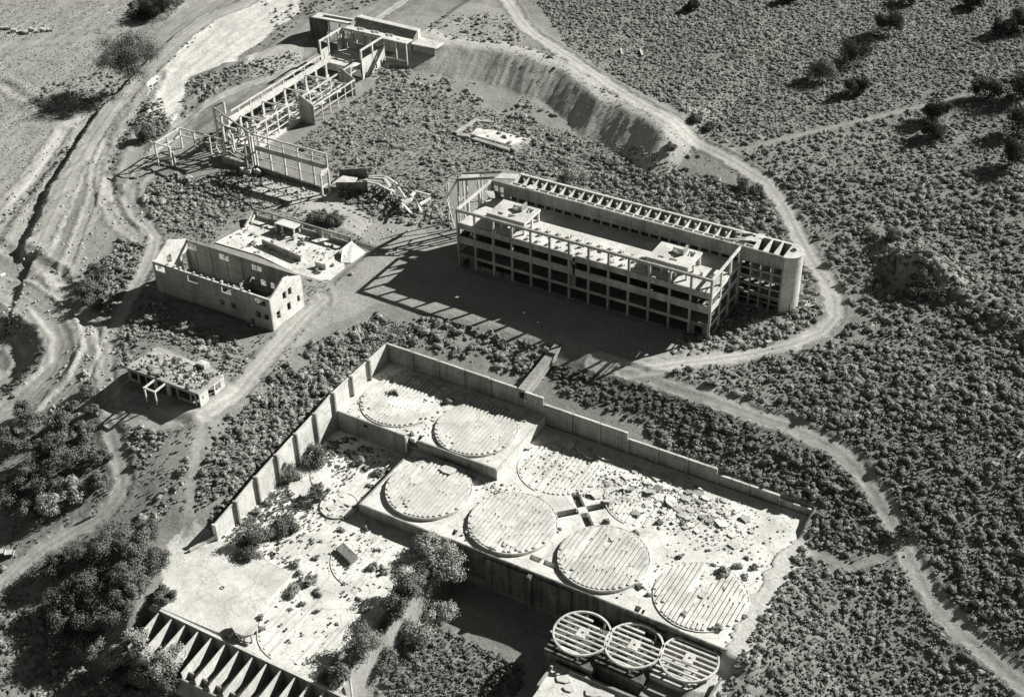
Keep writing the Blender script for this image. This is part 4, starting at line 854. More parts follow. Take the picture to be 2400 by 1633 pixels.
rocks('terrace_rubble', np.concatenate([rect_pts(1500, 52, 120, -62, -41, -10.95, 90, -51, (12, 5)), rect_pts(350, 53, 75, -60, -45, -10.95), rect_pts(700, 4, 48, -63, -41, -7.95), rect_pts(160, 30, 47, -84, -66, -10.2, 36, -68, (5, 2)), rect_pts(120, 53, 71, -85, -67, -10.25), rect_pts(120, 77, 95, -85, -67, -10.25), rect_pts(250, 26, 50, -68, -65, -10.9, 38, -67, (6, 1)), rect_pts(200, 48, 76, -74, -64, -10.95, 55, -68, (3, 2)), rect_pts(160, 3, 49, -134, -66, -13.95), rect_pts(140, 26, 48, -110, -90, -13.95, 34, -100, (4, 4)), rect_pts(200, 96, 120, -80, -55, -10.95)]), .12, .55, M_RUB, 'small stones and concrete crumbs strewn over the tank terraces')
rocks('floor_rubble', np.concatenate([rect_pts(500, -68, -29, -50, -37.2, -1.0, -60, -44, (6, 3)), rect_pts(220, -71, -32, -21, -6, -1.0), rect_pts(260, -46.5, -24, -85, -76.5, 3.05), rect_pts(150, -90, -60, 6, 16.5, .1), rect_pts(120, -106, -97, 30, 83, 1.6)]), .15, .7, M_RUB, 'rubble on the floors of the left-hand ruins')
def gpts(P, n):
    P = UP(P); a = np.array(P); x = RS.uniform(a[:, 0].min(), a[:, 0].max(), n * 3); y = RS.uniform(a[:, 1].min(), a[:, 1].max(), n * 3)
    m = inpoly(x, y, P); x, y = x[m][:n], y[m][:n]; return np.c_[x, y, terr(x, y)]
rocks('field_stones', np.concatenate([gpts([(0,55),(60,45),(130,60),(120,85),(0,95)], 130), gpts([(0,125),(230,105),(200,180),(60,230),(0,170)], 140), gpts([(0,120),(300,120),(90,560),(0,600)], 700), gpts([(330,180),(470,330),(330,560),(100,560),(200,380)], 500), gpts([(0,580),(300,560),(230,760),(0,740)], 260), gpts([(60,970),(250,700),(300,800),(240,960),(120,1020)], 260), gpts([(640,480),(1000,520),(900,620),(740,560)], 260), gpts([(1560,560),(2380,700),(2380,1600),(1700,1600),(1500,980)], 160), gpts([(780,50),(1180,30),(1180,130),(1000,110)], 70), gpts([(650,860),(880,740),(800,900),(560,1120)], 220), gpts([(260,1330),(440,1120),(330,1260)],120)]), .12, .6, M_RUB, 'scattered stones on the open ground')
for i in range(9):
    x, y, z = U1(8 + 14 * i + random.uniform(-4, 4), 78 - 3 * abs(i - 5) + random.uniform(-7, 7)); s = random.uniform(.9, 1.9)
    solo('boulder', G().prism(rp(x, y, s, 8, .8), z - .4, [z + s * random.uniform(.5, .9) for _ in range(8)]), M_RUB, 'pale boulder in the heap on the bank at the top left', 'boulder', 'boulders on the top left bank')

# ================================================================== CULVERT, WHEELS, BINS
cu = thing('box_culvert', 'square concrete box culvert sloping from the yard and opening over the back wall', 'culvert', (44, -30, -5))
def cz(y): return -2.0 + (y + 39.9) * .085
g = G()
for (x0, x1, za, zb) in ((42.7, 44.9, 0, -.3), (42.7, 44.9, -2.9, -3.2), (42.7, 43.0, -.3, -2.9), (44.6, 44.9, -.3, -2.9)):
    y0, y1 = -39.95, -20
    g.add([(x0, y0, cz(y0) + zb), (x1, y0, cz(y0) + zb), (x1, y1, cz(y1) + zb), (x0, y1, cz(y1) + zb), (x0, y0, cz(y0) + za), (x1, y0, cz(y0) + za), (x1, y1, cz(y1) + za), (x0, y1, cz(y1) + za)], [(3,2,1,0),(4,5,6,7),(0,1,5,4),(1,2,6,5),(2,3,7,6),(3,0,4,7)])
part('box', g, M_CONC, cu)
part('side_rib', G().beam((45.15, -39.3, -4.0), (45.15, -24, -2.2), .3, .5), M_CONC, cu)
def wheel(cx, cy, z, label, broken):
    t = thing('slatted_wheel', label, 'tank frame', (cx, cy, z - 2.6), 'round slatted tank frames')
    r = 6.45
    part('rim', G().ring(cx, cy, r - .42, r, z - .5, z, 44), M_PALE, t)
    for i in range(9):
        y = -5.6 + 1.4 * i; h = math.sqrt((r - .4) ** 2 - y * y); x0, x1 = -h, h
        if y == 0 or abs(y) < .1:
            part('slat', G().box(cx - h, cx - 1.1, cy + y - .23, cy + y + .23, z - .42, z - .06), M_PALE, t); part('slat', G().box(cx + 1.1, cx + h, cy + y - .23, cy + y + .23, z - .42, z - .06), M_PALE, t); continue
        if broken and i >= 6: x1 = h * (.5 if i == 6 else .1)
        if broken and i == 8: continue
        if broken == 1 and i in (4, 2): x0 = -h - .9
        part('slat', G().box(cx + x0, cx + x1, cy + y - .23, cy + y + .23, z - .42, z - .06), M_PALE, t)
    part('hub_plate', G().plate('z', (cx - 1.1, cx + 1.1), (cy - 1.35, cy + 1.35), z - .4, z + .05, [(cx - .3, cx + .3, cy - .3, cy + .3)]), M_PALE, t)
    for a in range(8):
        x, y = cx + (r - .6) * math.cos(a * .785 + .3), cy + (r - .6) * math.sin(a * .785 + .3); part('leg', G().box(x - .2, x + .2, y - .2, y + .2, z - (2.2 if a < 9 else 4), z - .45), M_CONC, t)
    for x in (-3, 0, 3):
        for y in (-3, 0, 3): part('leg', G().box(cx + x - .18, cx + x + .18, cy + y - .18, cy + y + .18, z - 2.2, z - .45), M_CONC, t)
wheel(114.7, -92.6, -12, 'rightmost of the three raised slatted wheels, standing over a lit floor', 0)
wheel(102.9, -94.9, -12, 'middle one of the three raised slatted wheels below the terrace wall', 2)
wheel(91.6, -97.2, -12, 'leftmost of the three raised slatted wheels, with its far side broken away', 1)
ba = thing('wheel_basins', 'stepped concrete basins carrying the three slatted wheels at the foot of the terrace wall', 'basin', (103, -98, -20))
part('pad', G().box(108.6, 121.2, -99.2, -87.8, -21, -14.2), M_PALE, ba)
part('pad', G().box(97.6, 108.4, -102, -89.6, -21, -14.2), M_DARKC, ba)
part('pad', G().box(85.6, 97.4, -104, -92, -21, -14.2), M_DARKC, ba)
part('pad', G().box(108.6, 121.2, -104, -99.2, -21, -15.4), M_CONC, ba)
part('lower_tank', G().box(88.6, 89.2, -112, -104.8, -21, -15.3).box(89.2, 118, -105.4, -104.8, -21, -15.3), M_CONC, ba)
part('lower_floor', G().box(89.2, 104, -118, -105.4, -21, -15.9), M_PALE, ba)
for P in (rp(92.6, -107.6, 1.5, 9, .9), rp(94.8, -109.4, 1.2, 7, .9), rp(99.6, -108, 1.9, 6, .6), rp(103, -109.6, 1.6, 5, .5)): part('round_slab', G().prism(P, -15.9, -15.55), M_PALE, ba)
solo('kerb_rail', G().beam((122.6, -94, -12.6), (122.2, -101.5, -13.4), .35, .7), M_CONC, 'short sloping concrete kerb right of the three slatted wheels', 'kerb')

bn = thing('open_bins', 'long row of open concrete bins with thin dividing walls at the bottom edge', 'bins', (30, -141, -20))
x0, x1 = 6.0, 72.0
part('back_wall', G().box(x0, x1, -136.4, -136.0, -21, -12.9), M_CONC, bn)
part('coping', G().box(x0 - .1, x1, -136.5, -135.8, -12.9, -12.7), M_PALE, bn)
part('front_wall', G().box(x0, x1, -147.4, -147.0, -22, -15.7), M_CONC, bn)
part('bin_floor', G().box(x0, x1, -147, -136.4, -20.2, -18.0), M_PALE, bn)
k = 0
while x0 + 3.8 * k < x1:
    x = x0 + 3.8 * k
    part('divider', G().add([(x - .14, -147, -20), (x + .14, -147, -20), (x + .14, -136.4, -20), (x - .14, -136.4, -20), (x - .14, -147, -14.2), (x + .14, -147, -14.2), (x + .14, -136.4, -12.95), (x - .14, -136.4, -12.95)], [(3,2,1,0),(4,5,6,7),(0,1,5,4),(1,2,6,5),(2,3,7,6),(3,0,4,7)]), M_PALE, bn)
    part('baffle', G().box(x + .14, x + 1.4, -145.1, -144.8, -18, -15.6), M_CONC, bn)
    k += 1
g = G().box(47.7, 54.2, -131.2, -130.7, -13.4, -12.9).box(53.7, 54.2, -136.3, -131.2, -13.4, -12.9)
for x, y in ((48, -131), (53.95, -131), (53.95, -136)): g.box(x - .2, x + .2, y - .2, y + .2, -21, -13.4)
solo('gate_frame', g, M_PALE, 'bare white post and beam frame at the right end of the open bins', 'frame')
tb = thing('stilted_platform', 'small irregular white platform on square legs beside the row of open bins', 'platform', (26.5, -132, -14))
part('top', G().prism([(23.4,-133.0),(23.9,-130.9),(25.6,-129.6),(27.8,-129.3),(29.3,-130.6),(29.8,-132.9),(28.6,-134.2),(26.2,-134.4),(24.6,-133.6)], -11.3, -11.0), M_PALE, tb)
for x, y in ((26.6, -134.0), (29.2, -132.8), (24.4, -132.6), (28.4, -130.2), (27.9, -133.8)): part('leg', G().box(x - .2, x + .2, y - .2, y + .2, -14, -11.3), M_PALE, tb)
part('cross_rail', G().box(26.6, 29.2, -134.1, -133.8, -13.8, -13.4).box(26.6, 28, -133.9, -133.7, -12.6, -12.3), M_PALE, tb)

# ================================================================== small things
def person(px, py, label, ang, shirt, cat='person'):
    x, y, z = U1(px, py)
    me = bpy.data.meshes.new('person'); c, s = math.cos(ang), math.sin(ang)
    J = [(0,0,.95,.15),(0,0,1.18,.16),(0,0,1.42,.17),(0,0,1.52,.07),(0,0.01,1.64,.10),(0,.01,1.74,.085), (.2,0,1.40,.06),(.25,.03,1.13,.045),(.24,.14,.92,.035), (-.2,0,1.40,.06),(-.25,-.02,1.13,.045),(-.24,.05,.9,.035), (.1,0,.88,.09),(.13,.1,.48,.065),(.13,.08,.08,.05),(.13,.22,.04,.04), (-.1,0,.88,.09),(-.12,-.06,.48,.065),(-.13,-.14,.09,.05),(-.13,0,.04,.04)]
    E_ = [(0,1),(1,2),(2,3),(3,4),(4,5),(2,6),(6,7),(7,8),(2,9),(9,10),(10,11),(0,12),(12,13),(13,14),(14,15),(0,16),(16,17),(17,18),(18,19)]
    me.from_pydata([(a*c - b*s, a*s + b*c, h) for a, b, h, _ in J], E_, []); me.materials.append(shirt)
    o = bpy.data.objects.new('person', me); COL.objects.link(o); o.location = (x, y, z)
    m = o.modifiers.new('skin', 'SKIN'); o.modifiers.new('sub', 'SUBSURF').levels = 1
    for i, q in enumerate(J): me.skin_vertices[0].data[i].radius = (q[3], q[3] * .8)
    me.skin_vertices[0].data[0].use_root = True
    o['label'] = label; o['category'] = cat
    tr = G(); 
    for sx, b0, b1 in ((.1, 0, .1), (-.1, 0, -.06)):
        p = [(sx, b0, .9), (sx * 1.25, b1, .48)]
        q = [(a*c - b*s, a*s + b*c, h) for a, b, h in p]; tr.beam(q[0], q[1], .19, .19)
        e = (sx * 1.3, b1 - (.02 if sx > 0 else .08), .12); tr.beam(q[1], (e[0]*c - e[1]*s, e[0]*s + e[1]*c, e[2]), .15, .15)
    t = bpy.data.objects.new('trousers', meshof('trousers', tr, M_DARKL)); COL.objects.link(t); t.parent = o
person(218, 1206, 'person in pale clothing walking along the dirt road, left one of the two', 2.6, M_PALE)
person(229, 1203, 'person in light shirt and dark trousers on the dirt road, right of the two', 2.9, M_PALEL)
# pickup truck
def paint(name, base, rough=.35):
    m, t, b = nodes(name); v = mapr(t, noise(t, 3, 3), .3, .7, base * .85, base * 1.15); t.links.new(tone(t, v), b.inputs['Base Color']); b.inputs['Roughness'].default_value = rough; b.inputs['Specular IOR Level'].default_value = .5; return m
M_BLK = paint('black_paint', .018); M_GLS = paint('dark_glass', .03, .1); M_TYR = paint('tyre_rubber', .02, .9); M_CHR = paint('chrome', .6, .2); M_WHP = paint('white_paint', .6, .4)
tx, ty, tz = U1(6, 1303)
ta = math.atan2(*(lambda a, b: (b[1] - a[1], b[0] - a[0]))(U1(-10, 1306), U1(34, 1296)))
tr = thing('pickup_truck', 'dark pickup truck with pale roof and open bed at the left edge', 'truck', (0, 0, 0))
def loc(g):
    c, s = math.cos(ta), math.sin(ta); g.v = [(tx + x * c - y * s, ty + x * s + y * c, tz + z) for x, y, z in g.v]; return g
tr.location = (tx, ty, tz); tr['_b'] = [tx, ty, tz]
part('body', loc(G().prism([(-2.6,-.9),(-2.4,-.98),(2.5,-.98),(2.62,-.85),(2.62,.85),(2.5,.98),(-2.4,.98),(-2.6,.9)], .45, [.95,.98,1.1,1.1,1.1,1.1,.98,.95])), M_BLK, tr)
part('cab', loc(G().add([(-1.3,-.88,1.0),(.75,-.88,1.05),(.75,.88,1.05),(-1.3,.88,1.0),(-.75,-.72,1.62),(.55,-.72,1.65),(.55,.72,1.65),(-.75,.72,1.62)], [(3,2,1,0),(4,5,6,7),(0,1,5,4),(1,2,6,5),(2,3,7,6),(3,0,4,7)])), M_GLS, tr)
part('roof', loc(G().prism([(-.78,-.72),(.58,-.72),(.58,.72),(-.78,.72)], 1.64, 1.74)), M_WHP, tr)
part('bed_rail', loc(G().box(.8,2.6,-.98,-.88,1.1,1.3).box(.8,2.6,.88,.98,1.1,1.3).box(.78,.88,-.88,.88,1.1,1.45)), M_WHP, tr)
part('bed_floor', loc(G().box(.9,2.5,-.86,.86,1.1,1.13)), M_CHR, tr)
part('bumper', loc(G().box(2.63,2.82,-.95,.95,.5,.75)), M_CHR, tr)
for x in (-1.7, 1.65):
    for y in (-.95, .82):
        n = 18; g = G().add([(x + .4*math.cos(6.2832*i/n), yy, .4 + .4*math.sin(6.2832*i/n)) for yy in (y, y + .22) for i in range(n)], [tuple(range(n)), tuple(range(n, 2*n))[::-1]] + [(i, n+i, n+(i+1)%n, (i+1)%n) for i in range(n)])
        part('wheel', loc(g), M_TYR, tr)
def log(px, py, qx, qy, r, label, cat='timber', mat=None, lift=.1):
    a = U1(px, py, r + lift); b = U1(qx, qy, r + lift); solo('timber', G().beam(a, b, r * 2, r * 2), mat or M_PALE, label, cat)
log(839, 783, 834, 772, .22, 'short pale plank, left one by the track above the corner of the long wall')
log(845, 782, 841, 770, .22, 'short pale plank, right one by the track above the corner of the long wall')
log(0, 648, 12, 643, .3, 'pale log at the left edge beside the graded ground')
log(196, 868, 205, 880, .2, 'thin pale log on the stony ground left of the dirt road')
log(1455, 118, 1458, 132, .35, 'leaning pale post on the open scrub slope, left one', 'post')
log(1500, 120, 1506, 134, .35, 'leaning pale post on the open scrub slope, right one', 'post')
log(1437, 930, 1446, 938, .2, 'short pale stick on the dark slope behind the back wall')
log(2384, 1076, 2396, 1062, .25, 'bleached branch at the right edge of the scrub slope', 'branch')
for (px, py, s, lab) in ((1802, 805, 1.1, 'white broken frame lying in the shrubs below the mill building corner, left one'), (1850, 762, 1.0, 'white broken frame lying in the shrubs below the round tower'), (1895, 720, 2.0, 'large pale slab among shrubs at the foot of the round tower'), (790, 800, .8, 'small heap of white scrap beside the track'), (2007, 980, .9, 'small pale rock on the slope inside the right track bend')):
    x, y, z = U1(px, py); P = rp(x, y, s, 5, .6); solo('concrete_scrap', G().slab([(a, b, z + .8 + (a - x) * .3) for a, b in P], .3), M_PALE, lab, 'slab')
for k in range(9):
    px, py = [(752,470),(764,474),(778,481),(808,488),(820,493),(832,498),(845,503),(856,508),(864,511)][k]
    x, y, z = U1(px, py); solo('kerb_stone', G().box(x - .5, x + .6, y - .2, y + .2, z - .2, z + .25), M_CONC, 'low kerb block in the line crossing the bare ground', 'kerb', 'kerb blocks on the bare ground')
# ================================================================== VEGETATION
def bush_geo(seed, leaves=60, ls=.30, core=(9, 4), upright=.35):
    """unit shrub: a lumpy core and many leaf faces around it; radius ~1, height ~1"""
    r = np.random.RandomState(seed); V = []; Fc = []
    nl = 7; lob = np.c_[r.uniform(-.62, .62, nl), r.uniform(-.62, .62, nl), r.uniform(.1, .6, nl), r.uniform(.24, .5, nl)]
    def rad(d):   # support of the union of lobes in direction d from (0,0,.2)
        o = np.array([0, 0, .15]); best = np.full(len(d), .25)
        for x, y, z, q in lob:
            c = np.array([x, y, z]) - o; b = d @ c; disc = b * b - (c @ c - q * q); ok = disc > 0
            best = np.maximum(best, np.where(ok, b + np.sqrt(np.maximum(disc, 0)), 0))
        return best
    na, nb = core; vs = []
    for j in range(nb + 1):
        e = -.25 + (math.pi / 2 + .25) * j / nb
        for i in range(na):
            a = 2 * math.pi * (i + .5 * (j % 2)) / na; vs.append((math.cos(a) * math.cos(e), math.sin(a) * math.cos(e), math.sin(e)))
    d = np.array(vs); p = d * (rad(d) * .90)[:, None] + np.array([0, 0, .15]); V.append(p)
    for j in range(nb):
        for i in range(na):
            a = j * na + i; b = j * na + (i + 1) % na; c = a + na; e = b + na
            Fc += [(a, b, c), (b, e, c)]
    n0 = len(p)
    th = r.rand(leaves) * 2 * math.pi; el = np.arcsin(r.uniform(-.1, 1, leaves)); d = np.c_[np.cos(th) * np.cos(el), np.sin(th) * np.cos(el), np.sin(el)]
    c = d * (rad(d) * r.uniform(.84, 1.12, leaves))[:, None] + np.array([0, 0, .15])
    nrm = d + r.normal(0, .42, (leaves, 3)) + np.array([0, 0, upright]); nrm /= np.linalg.norm(nrm, axis=1)[:, None]
    t = np.cross(nrm, r.normal(0, 1, (leaves, 3))); t /= np.linalg.norm(t, axis=1)[:, None]; b = np.cross(nrm, t)
    s = ls * r.uniform(.6, 1.25, leaves)[:, None]
    tri = np.stack([c + t * s, c - t * s * .5 + b * s * .8, c - t * s * .5 - b * s * .8], 1).reshape(-1, 3); V.append(tri)
    Fc = np.concatenate([np.array(Fc), n0 + np.arange(leaves * 3).reshape(-1, 3)]); V = np.concatenate(V); V[:, 2] = np.maximum(V[:, 2], -.12)
    return V, Fc
LOD = [[bush_geo(10 + i, 210, .15, (16, 7)) for i in range(6)], [bush_geo(30 + i, 56, .21, (11, 5)) for i in range(8)], [bush_geo(50 + i, 18, .30, (8, 4)) for i in range(6)]]
def scatter(P, dens, r0, r1, sh, label, clump=.0, hard=True, pad=.4, sc=.12, far=False):
    P = UP(P); a = np.array(P); dens *= 1.7; r0 *= .62; s = 1 / math.sqrt(dens)
    x, y = np.meshgrid(np.arange(a[:, 0].min(), a[:, 0].max(), s), np.arange(a[:, 1].min(), a[:, 1].max(), s)); x = x.ravel() + RS.uniform(-.48, .48, x.size) * s; y = y.ravel() + RS.uniform(-.48, .48, y.size) * s
    m = inpoly(x, y, P) & free(x, y, pad, hard)
    if clump: m &= fbm(x, y, sc, 3, 70) > clump
    d = y - (vcrest(x) - 14.5); m &= ~((x > -96) & (x < 33) & (d > -.5) & (d < 19) & (RS.rand(len(x)) > .03))
    x, y = x[m], y[m]; n = len(x); big = fbm(x, y, .05, 3, 77)
    r = (r0 + (r1 - r0) * RS.rand(n) ** 2.3) * (.8 + .45 * big)
    return dict(x=x, y=y, z=terr(x, y), r=r, sh=sh * (.7 + .6 * RS.rand(n)) * (.85 + .3 * big), label=label)
REG = [
 scatter([(1235,-30),(2440,-30),(2440,120),(2100,250),(1800,320),(1640,300),(1500,215),(1330,110)], .46, .5, 1.0, .14, 'low grey shrub on the open upper slope', .2),
 scatter([(1640,300),(1800,320),(2100,250),(2440,120),(2440,420),(2000,420),(1800,400)], .26, .5, 1.25, .15, 'shrub on the upper right slope around the faint track', .2),
 scatter([(1800,395),(2000,420),(2440,420),(2440,1000),(2150,1000),(1960,860),(1990,740),(1930,600)], .22, .8, 1.75, .13, 'large shrub on the dense right-hand slope', .25),
 scatter([(1960,840),(2150,980),(2440,980),(2440,1560),(2240,1430),(2150,1290),(2090,1140),(1960,1010),(1850,940)], .24, .8, 1.6, .11, 'large shrub on the slope right of the winding track', .30),
 scatter([(1870,1190),(2070,1290),(2200,1460),(2420,1660),(1600,1660),(1700,1500),(1760,1320),(1860,1230)], .25, .7, 1.35, .14, 'rounded shrub on the slope at the bottom right', .30),
 scatter([(1500,1010),(1700,990),(1830,1040),(1960,1070),(2060,1200),(2110,1290),(1940,1260),(1880,1180),(1640,1080)], .30, .8, 1.6, .10, 'dark shrub between back wall and winding track', .15),
 scatter([(1560,860),(1760,840),(1960,800),(2000,900),(1980,1010),(1840,970),(1640,900)], .2, .7, 1.5, .13, 'shrub between the two right-hand tracks', .30),
 scatter([(1290,850),(1460,880),(1600,930),(1800,990),(1740,1060),(1500,1000),(1310,930)], .42, .5, 1.2, .085, 'shrub on the shaded bank behind the terrace wall', .1),
 scatter([(880,735),(1040,745),(1285,815),(1270,905),(1100,850),(900,790)], .26, .7, 1.7, .15, 'shrub on the bank between the yard and the back wall', .30),
 scatter([(930,165),(980,160),(1200,210),(1420,330),(1560,380),(1700,420),(1800,470),(1850,560),(1600,520),(1400,440),(1180,395),(1050,420),(980,450),(900,420),(770,400),(660,330),(740,260),(900,175)], .25, .4, 1.3, .17, 'sagebrush in the basin below the embankment', .40),
 scatter([(1380,350),(1560,390),(1800,460),(1860,560),(1890,600),(1880,700),(1700,560),(1400,450)], .16, .9, 1.9, .13, 'tall shrub between embankment end and mill wing', .2),
 scatter([(1180,30),(1240,90),(1400,200),(1600,330),(1700,390),(1580,350),(1300,190),(1150,130),(1000,110),(1010,60)], .13, .5, 1.2, .15, 'shrub between embankment crest and upper road', .30),
 scatter([(780,400),(880,420),(1050,440),(1065,540),(900,520),(800,470)], .3, .6, 1.5, .16, 'shrub around the collapsed trestle', .2),
 scatter([(325,425),(410,410),(540,430),(590,480),(700,520),(640,500),(560,490),(500,560),(400,540),(350,520)], .33, .6, 1.4, .17, 'shrub in the patch above the roofless warehouse', .15),
 scatter([(540,430),(620,470),(800,490),(780,540),(640,500)], .14, .5, 1.1, .16, 'shrub on the rubble ground above the workshop', .35),
 scatter([(280,545),(345,560),(350,600),(300,690),(250,740),(180,720),(190,640),(240,570)], .3, .7, 1.5, .14, 'shrub left of the dirt road by the roofless warehouse', .15),
 scatter([(275,740),(360,700),(460,770),(560,800),(590,850),(560,900),(540,870),(440,810),(330,790),(300,860),(262,870)], .34, .6, 1.5, .17, 'shrub around the low porch ruin', .15),
 scatter([(640,870),(760,790),(880,740),(920,760),(800,900),(720,1000),(640,1100),(560,1190),(490,1250),(500,1100),(560,960)], .24, .7, 1.7, .15, 'shrub on the bank outside the long lit wall', .30),
 scatter([(295,975),(370,980),(400,1010),(370,1060),(330,1110),(300,1060)], .34, .7, 1.4, .15, 'shrub in the patch beside the dirt road bend', .1),
 scatter([(480,1000),(560,960),(520,1100),(430,1260),(380,1260),(320,1220),(400,1130)], .16, .6, 1.5, .14, 'shrub beside the faint track left of the long wall', .35),
 scatter([(0,1330),(60,1340),(110,1440),(130,1560),(330,1600),(330,1660),(-20,1660),(-20,1330)], .26, .7, 1.5, .13, 'shrub in the bottom left corner', .15),
 scatter([(0,740),(60,730),(120,790),(140,850),(100,900),(0,940),(0,900),(70,850),(80,810),(0,780)], .4, .4, .9, .09, 'small dark shrub on the edge of the left pit', .1),
 scatter([(600,0),(720,10),(700,60),(560,190),(500,230),(460,260),(440,210),(560,140),(650,70)], .10, .5, 1.1, .15, 'shrub on the pale spoil slope beside the long frame', .42),
 scatter([(440,190),(560,150),(680,120),(740,150),(600,190),(470,250),(420,280)], .25, .5, 1.2, .15, 'shrub between the spoil slope and the frame road', .2),
 scatter([(460,330),(560,260),(720,175),(760,180),(560,310),(480,360)], .3, .5, 1.1, .15, 'shrub along the left side of the crushing plant', .1),
 scatter([(330,250),(380,230),(400,300),(370,330),(330,340)], .3, .6, 1.2, .12, 'shrub in the gully under the white spoil', .1),
 scatter([(850,150),(900,120),(960,110),(960,170),(880,180)], .25, .6, 1.4, .15, 'shrub at the foot of the dump platform', .1),
 scatter([(380,480),(520,400),(620,400),(620,440),(480,470)], .4, .6, 1.3, .13, 'dark shrub in the shade of the wrecked tower', .0, False),
 scatter([(700,10),(840,-20),(900,0),(820,30),(760,60)], .10, .5, 1.3, .15, 'shrub beside the track above the dump platform', .3),
 scatter([(1610,780),(1720,700),(1900,690),(1930,740),(1860,800),(1700,820),(1560,850)], .32, .7, 1.6, .15, 'shrub below the right end of the mill building', .1, False),
 scatter([(1860,570),(1900,590),(1930,690),(1900,700),(1870,640)], .4, .6, 1.4, .13, 'shrub against the back of the round tower', .0, False),
 scatter([(500,60),(420,130),(340,215),(290,270),(235,360),(180,470),(130,545),(150,470),(215,350),(270,255),(330,190),(400,115),(490,50)], .12, .3, .8, .12, 'low weed on the shoulder of the haul road', .3, pad=.1),
 scatter([(225,285),(190,340),(150,420),(115,500),(85,570),(110,580),(140,510),(175,430),(215,350),(250,295)], .5, .5, 1.2, .10, 'dark weed in the ditch along the haul road', .2, pad=.3),
 scatter([(160,340),(120,370),(60,430),(0,500),(0,530),(60,470),(120,410),(175,350)], .35, .4, 1.0, .12, 'weed in the gully left of the haul road', .3),
 scatter([(370,180),(345,210),(300,290),(265,350),(248,400),(262,450),(275,450),(265,400),(290,350),(330,280),(365,215)], .35, .4, .9, .12, 'weed in the crooked gully right of the haul road', .2, pad=.1),
 scatter([(80,200),(260,165),(300,175),(280,230),(120,270),(60,250)], .22, .4, 1.0, .12, 'weed in the shadow of the tall cottonwood', .2),
 scatter([(310,0),(440,0),(400,40),(330,60),(300,40)], .5, .6, 1.3, .07, 'dark shrub on the mound at the top edge', .0),
 scatter([(60,960),(240,880),(260,960),(200,1010),(80,1030)], .12, .5, 1.3, .12, 'shrub on the stony ground above the dark grove', .35),
 scatter([(1040,1390),(1250,1440),(1230,1640),(880,1660),(900,1520)], .3, .5, 1.2, .10, 'shrub in the dark hollow below the terraces', .25),
 scatter([(1700,1400),(1760,1320),(1700,1500),(1620,1640),(1560,1640),(1650,1520)], .25, .7, 1.3, .14, 'shrub along the right edge of the terraces', .1),
 scatter([(380,560),(430,540),(470,520),(500,560),(620,640),(700,650),(860,600),(840,640),(720,680),(600,640)], .08, .4, .9, .15, 'low shrub on the ground between the warehouse and the workshop', .3),
 scatter([(1180,395),(1400,440),(1600,500),(1700,540),(1790,580),(1880,660),(1890,600),(1700,460),(1500,400),(1300,370)], .2, .7, 1.6, .14, 'shrub along the back of the mill building', .1),
]
# shrubs growing on the terraces and roofs (flat, known floors)
def fixed(P, label, sh=.12):
    P = np.array(P, float); x, y = atz(P[:, 0], P[:, 1], P[:, 2]); return dict(x=x, y=y, z=P[:, 2], r=P[:, 3], sh=sh * (.8 + .4 * RS.rand(len(P))), label=label)
REG.append(fixed([(925,925,-8,1.5),(1052,942,-8,1.7),(965,1020,-8,1.0),(1015,1085,-11,.8)], 'shrub growing on the highest tank terrace floor'))
REG.append(fixed([(1177,1272,-10.6,1.3),(1150,1288,-10.6,1.0),(1420,1225,-11,1.3),(1545,1225,-11,1.3),(1600,1227,-11,.8),(1463,1297,-10.6,.7),(1395,1320,-10.6,.9),(1480,1330,-10.6,1.0),(1500,1376,-11,1.2),(1520,1393,-11,.9),(1590,1307,-11,1.0),(1660,1290,-11,.7),(1692,1345,-11,1.8),(1728,1328,-11,1.2),(1770,1330,-11,1.2),(1752,1308,-11,.8),(1745,1352,-11,1.2),(1673,1325,-11,.9),(1602,1440,-11,1.2),(1680,1472,-11,1.4),(1693,1380,-11,.7),(1660,1402,-11,.5),(1575,1417,-11,.5),(1262,1168,-10.6,.9),(1310,1240,-10.6,.7),(1745,1445,-11,.8),(1490,1250,-11,.9)], 'shrub growing on the main tank terrace floor'))
REG.append(fixed([(840,1085,-14,2.0),(858,1100,-14,1.3),(885,1115,-14,2.2),(905,1105,-14,1.8),(868,1140,-14,1.4),(830,1190,-14,1.0),(803,1243,-14,1.1),(739,1310,-14,.9),(690,1325,-14,1.8),(700,1345,-14,1.2),(735,1355,-14,1.5),(712,1370,-14,2.0),(690,1385,-14,2.0),(680,1395,-14,1.6),(745,1390,-14,1.4),(708,1415,-14,1.0),(680,1430,-14,.7),(742,1434,-14,1.1),(790,1463,-14,.6),(610,1450,-14,1.3),(610,1474,-14,1.3),(855,1430,-14,1.1),(770,1150,-14,1.0),(600,1300,-14,1.2),(630,1180,-14,1.5),(600,1200,-14,1.4),(700,1120,-14,1.3),(680,1160,-14,1.0),(900,1340,-14,1.6),(875,1330,-14,1.4),(930,1335,-14,1.2),(860,1240,-14,1.2),(885,1290,-14,1.0)], 'shrub growing on the low tank terrace'))
REG.append(dict(x=RS.uniform(-44, -24, 90), y=RS.uniform(-85, -76.5, 90), z=np.full(90, 3.0), r=RS.uniform(.4, .95, 90), sh=RS.uniform(.09, .15, 90), label='small shrub rooted on the roof of the low porch ruin'))
REG.append(dict(x=RS.uniform(-40, -22, 26), y=RS.uniform(68, 84, 26), z=np.full(26, 1.4), r=RS.uniform(.5, 1.1, 26), sh=RS.uniform(.13, .19, 26), label='shrub growing inside the overgrown foundation ruin'))
REG.append(dict(x=RS.uniform(-70, -31, 26), y=RS.uniform(-21, -7, 26), z=np.full(26, -1.0), r=RS.uniform(.4, 1.3, 26), sh=RS.uniform(.12, .18, 26), label='shrub growing on the floor of the ruined workshop'))
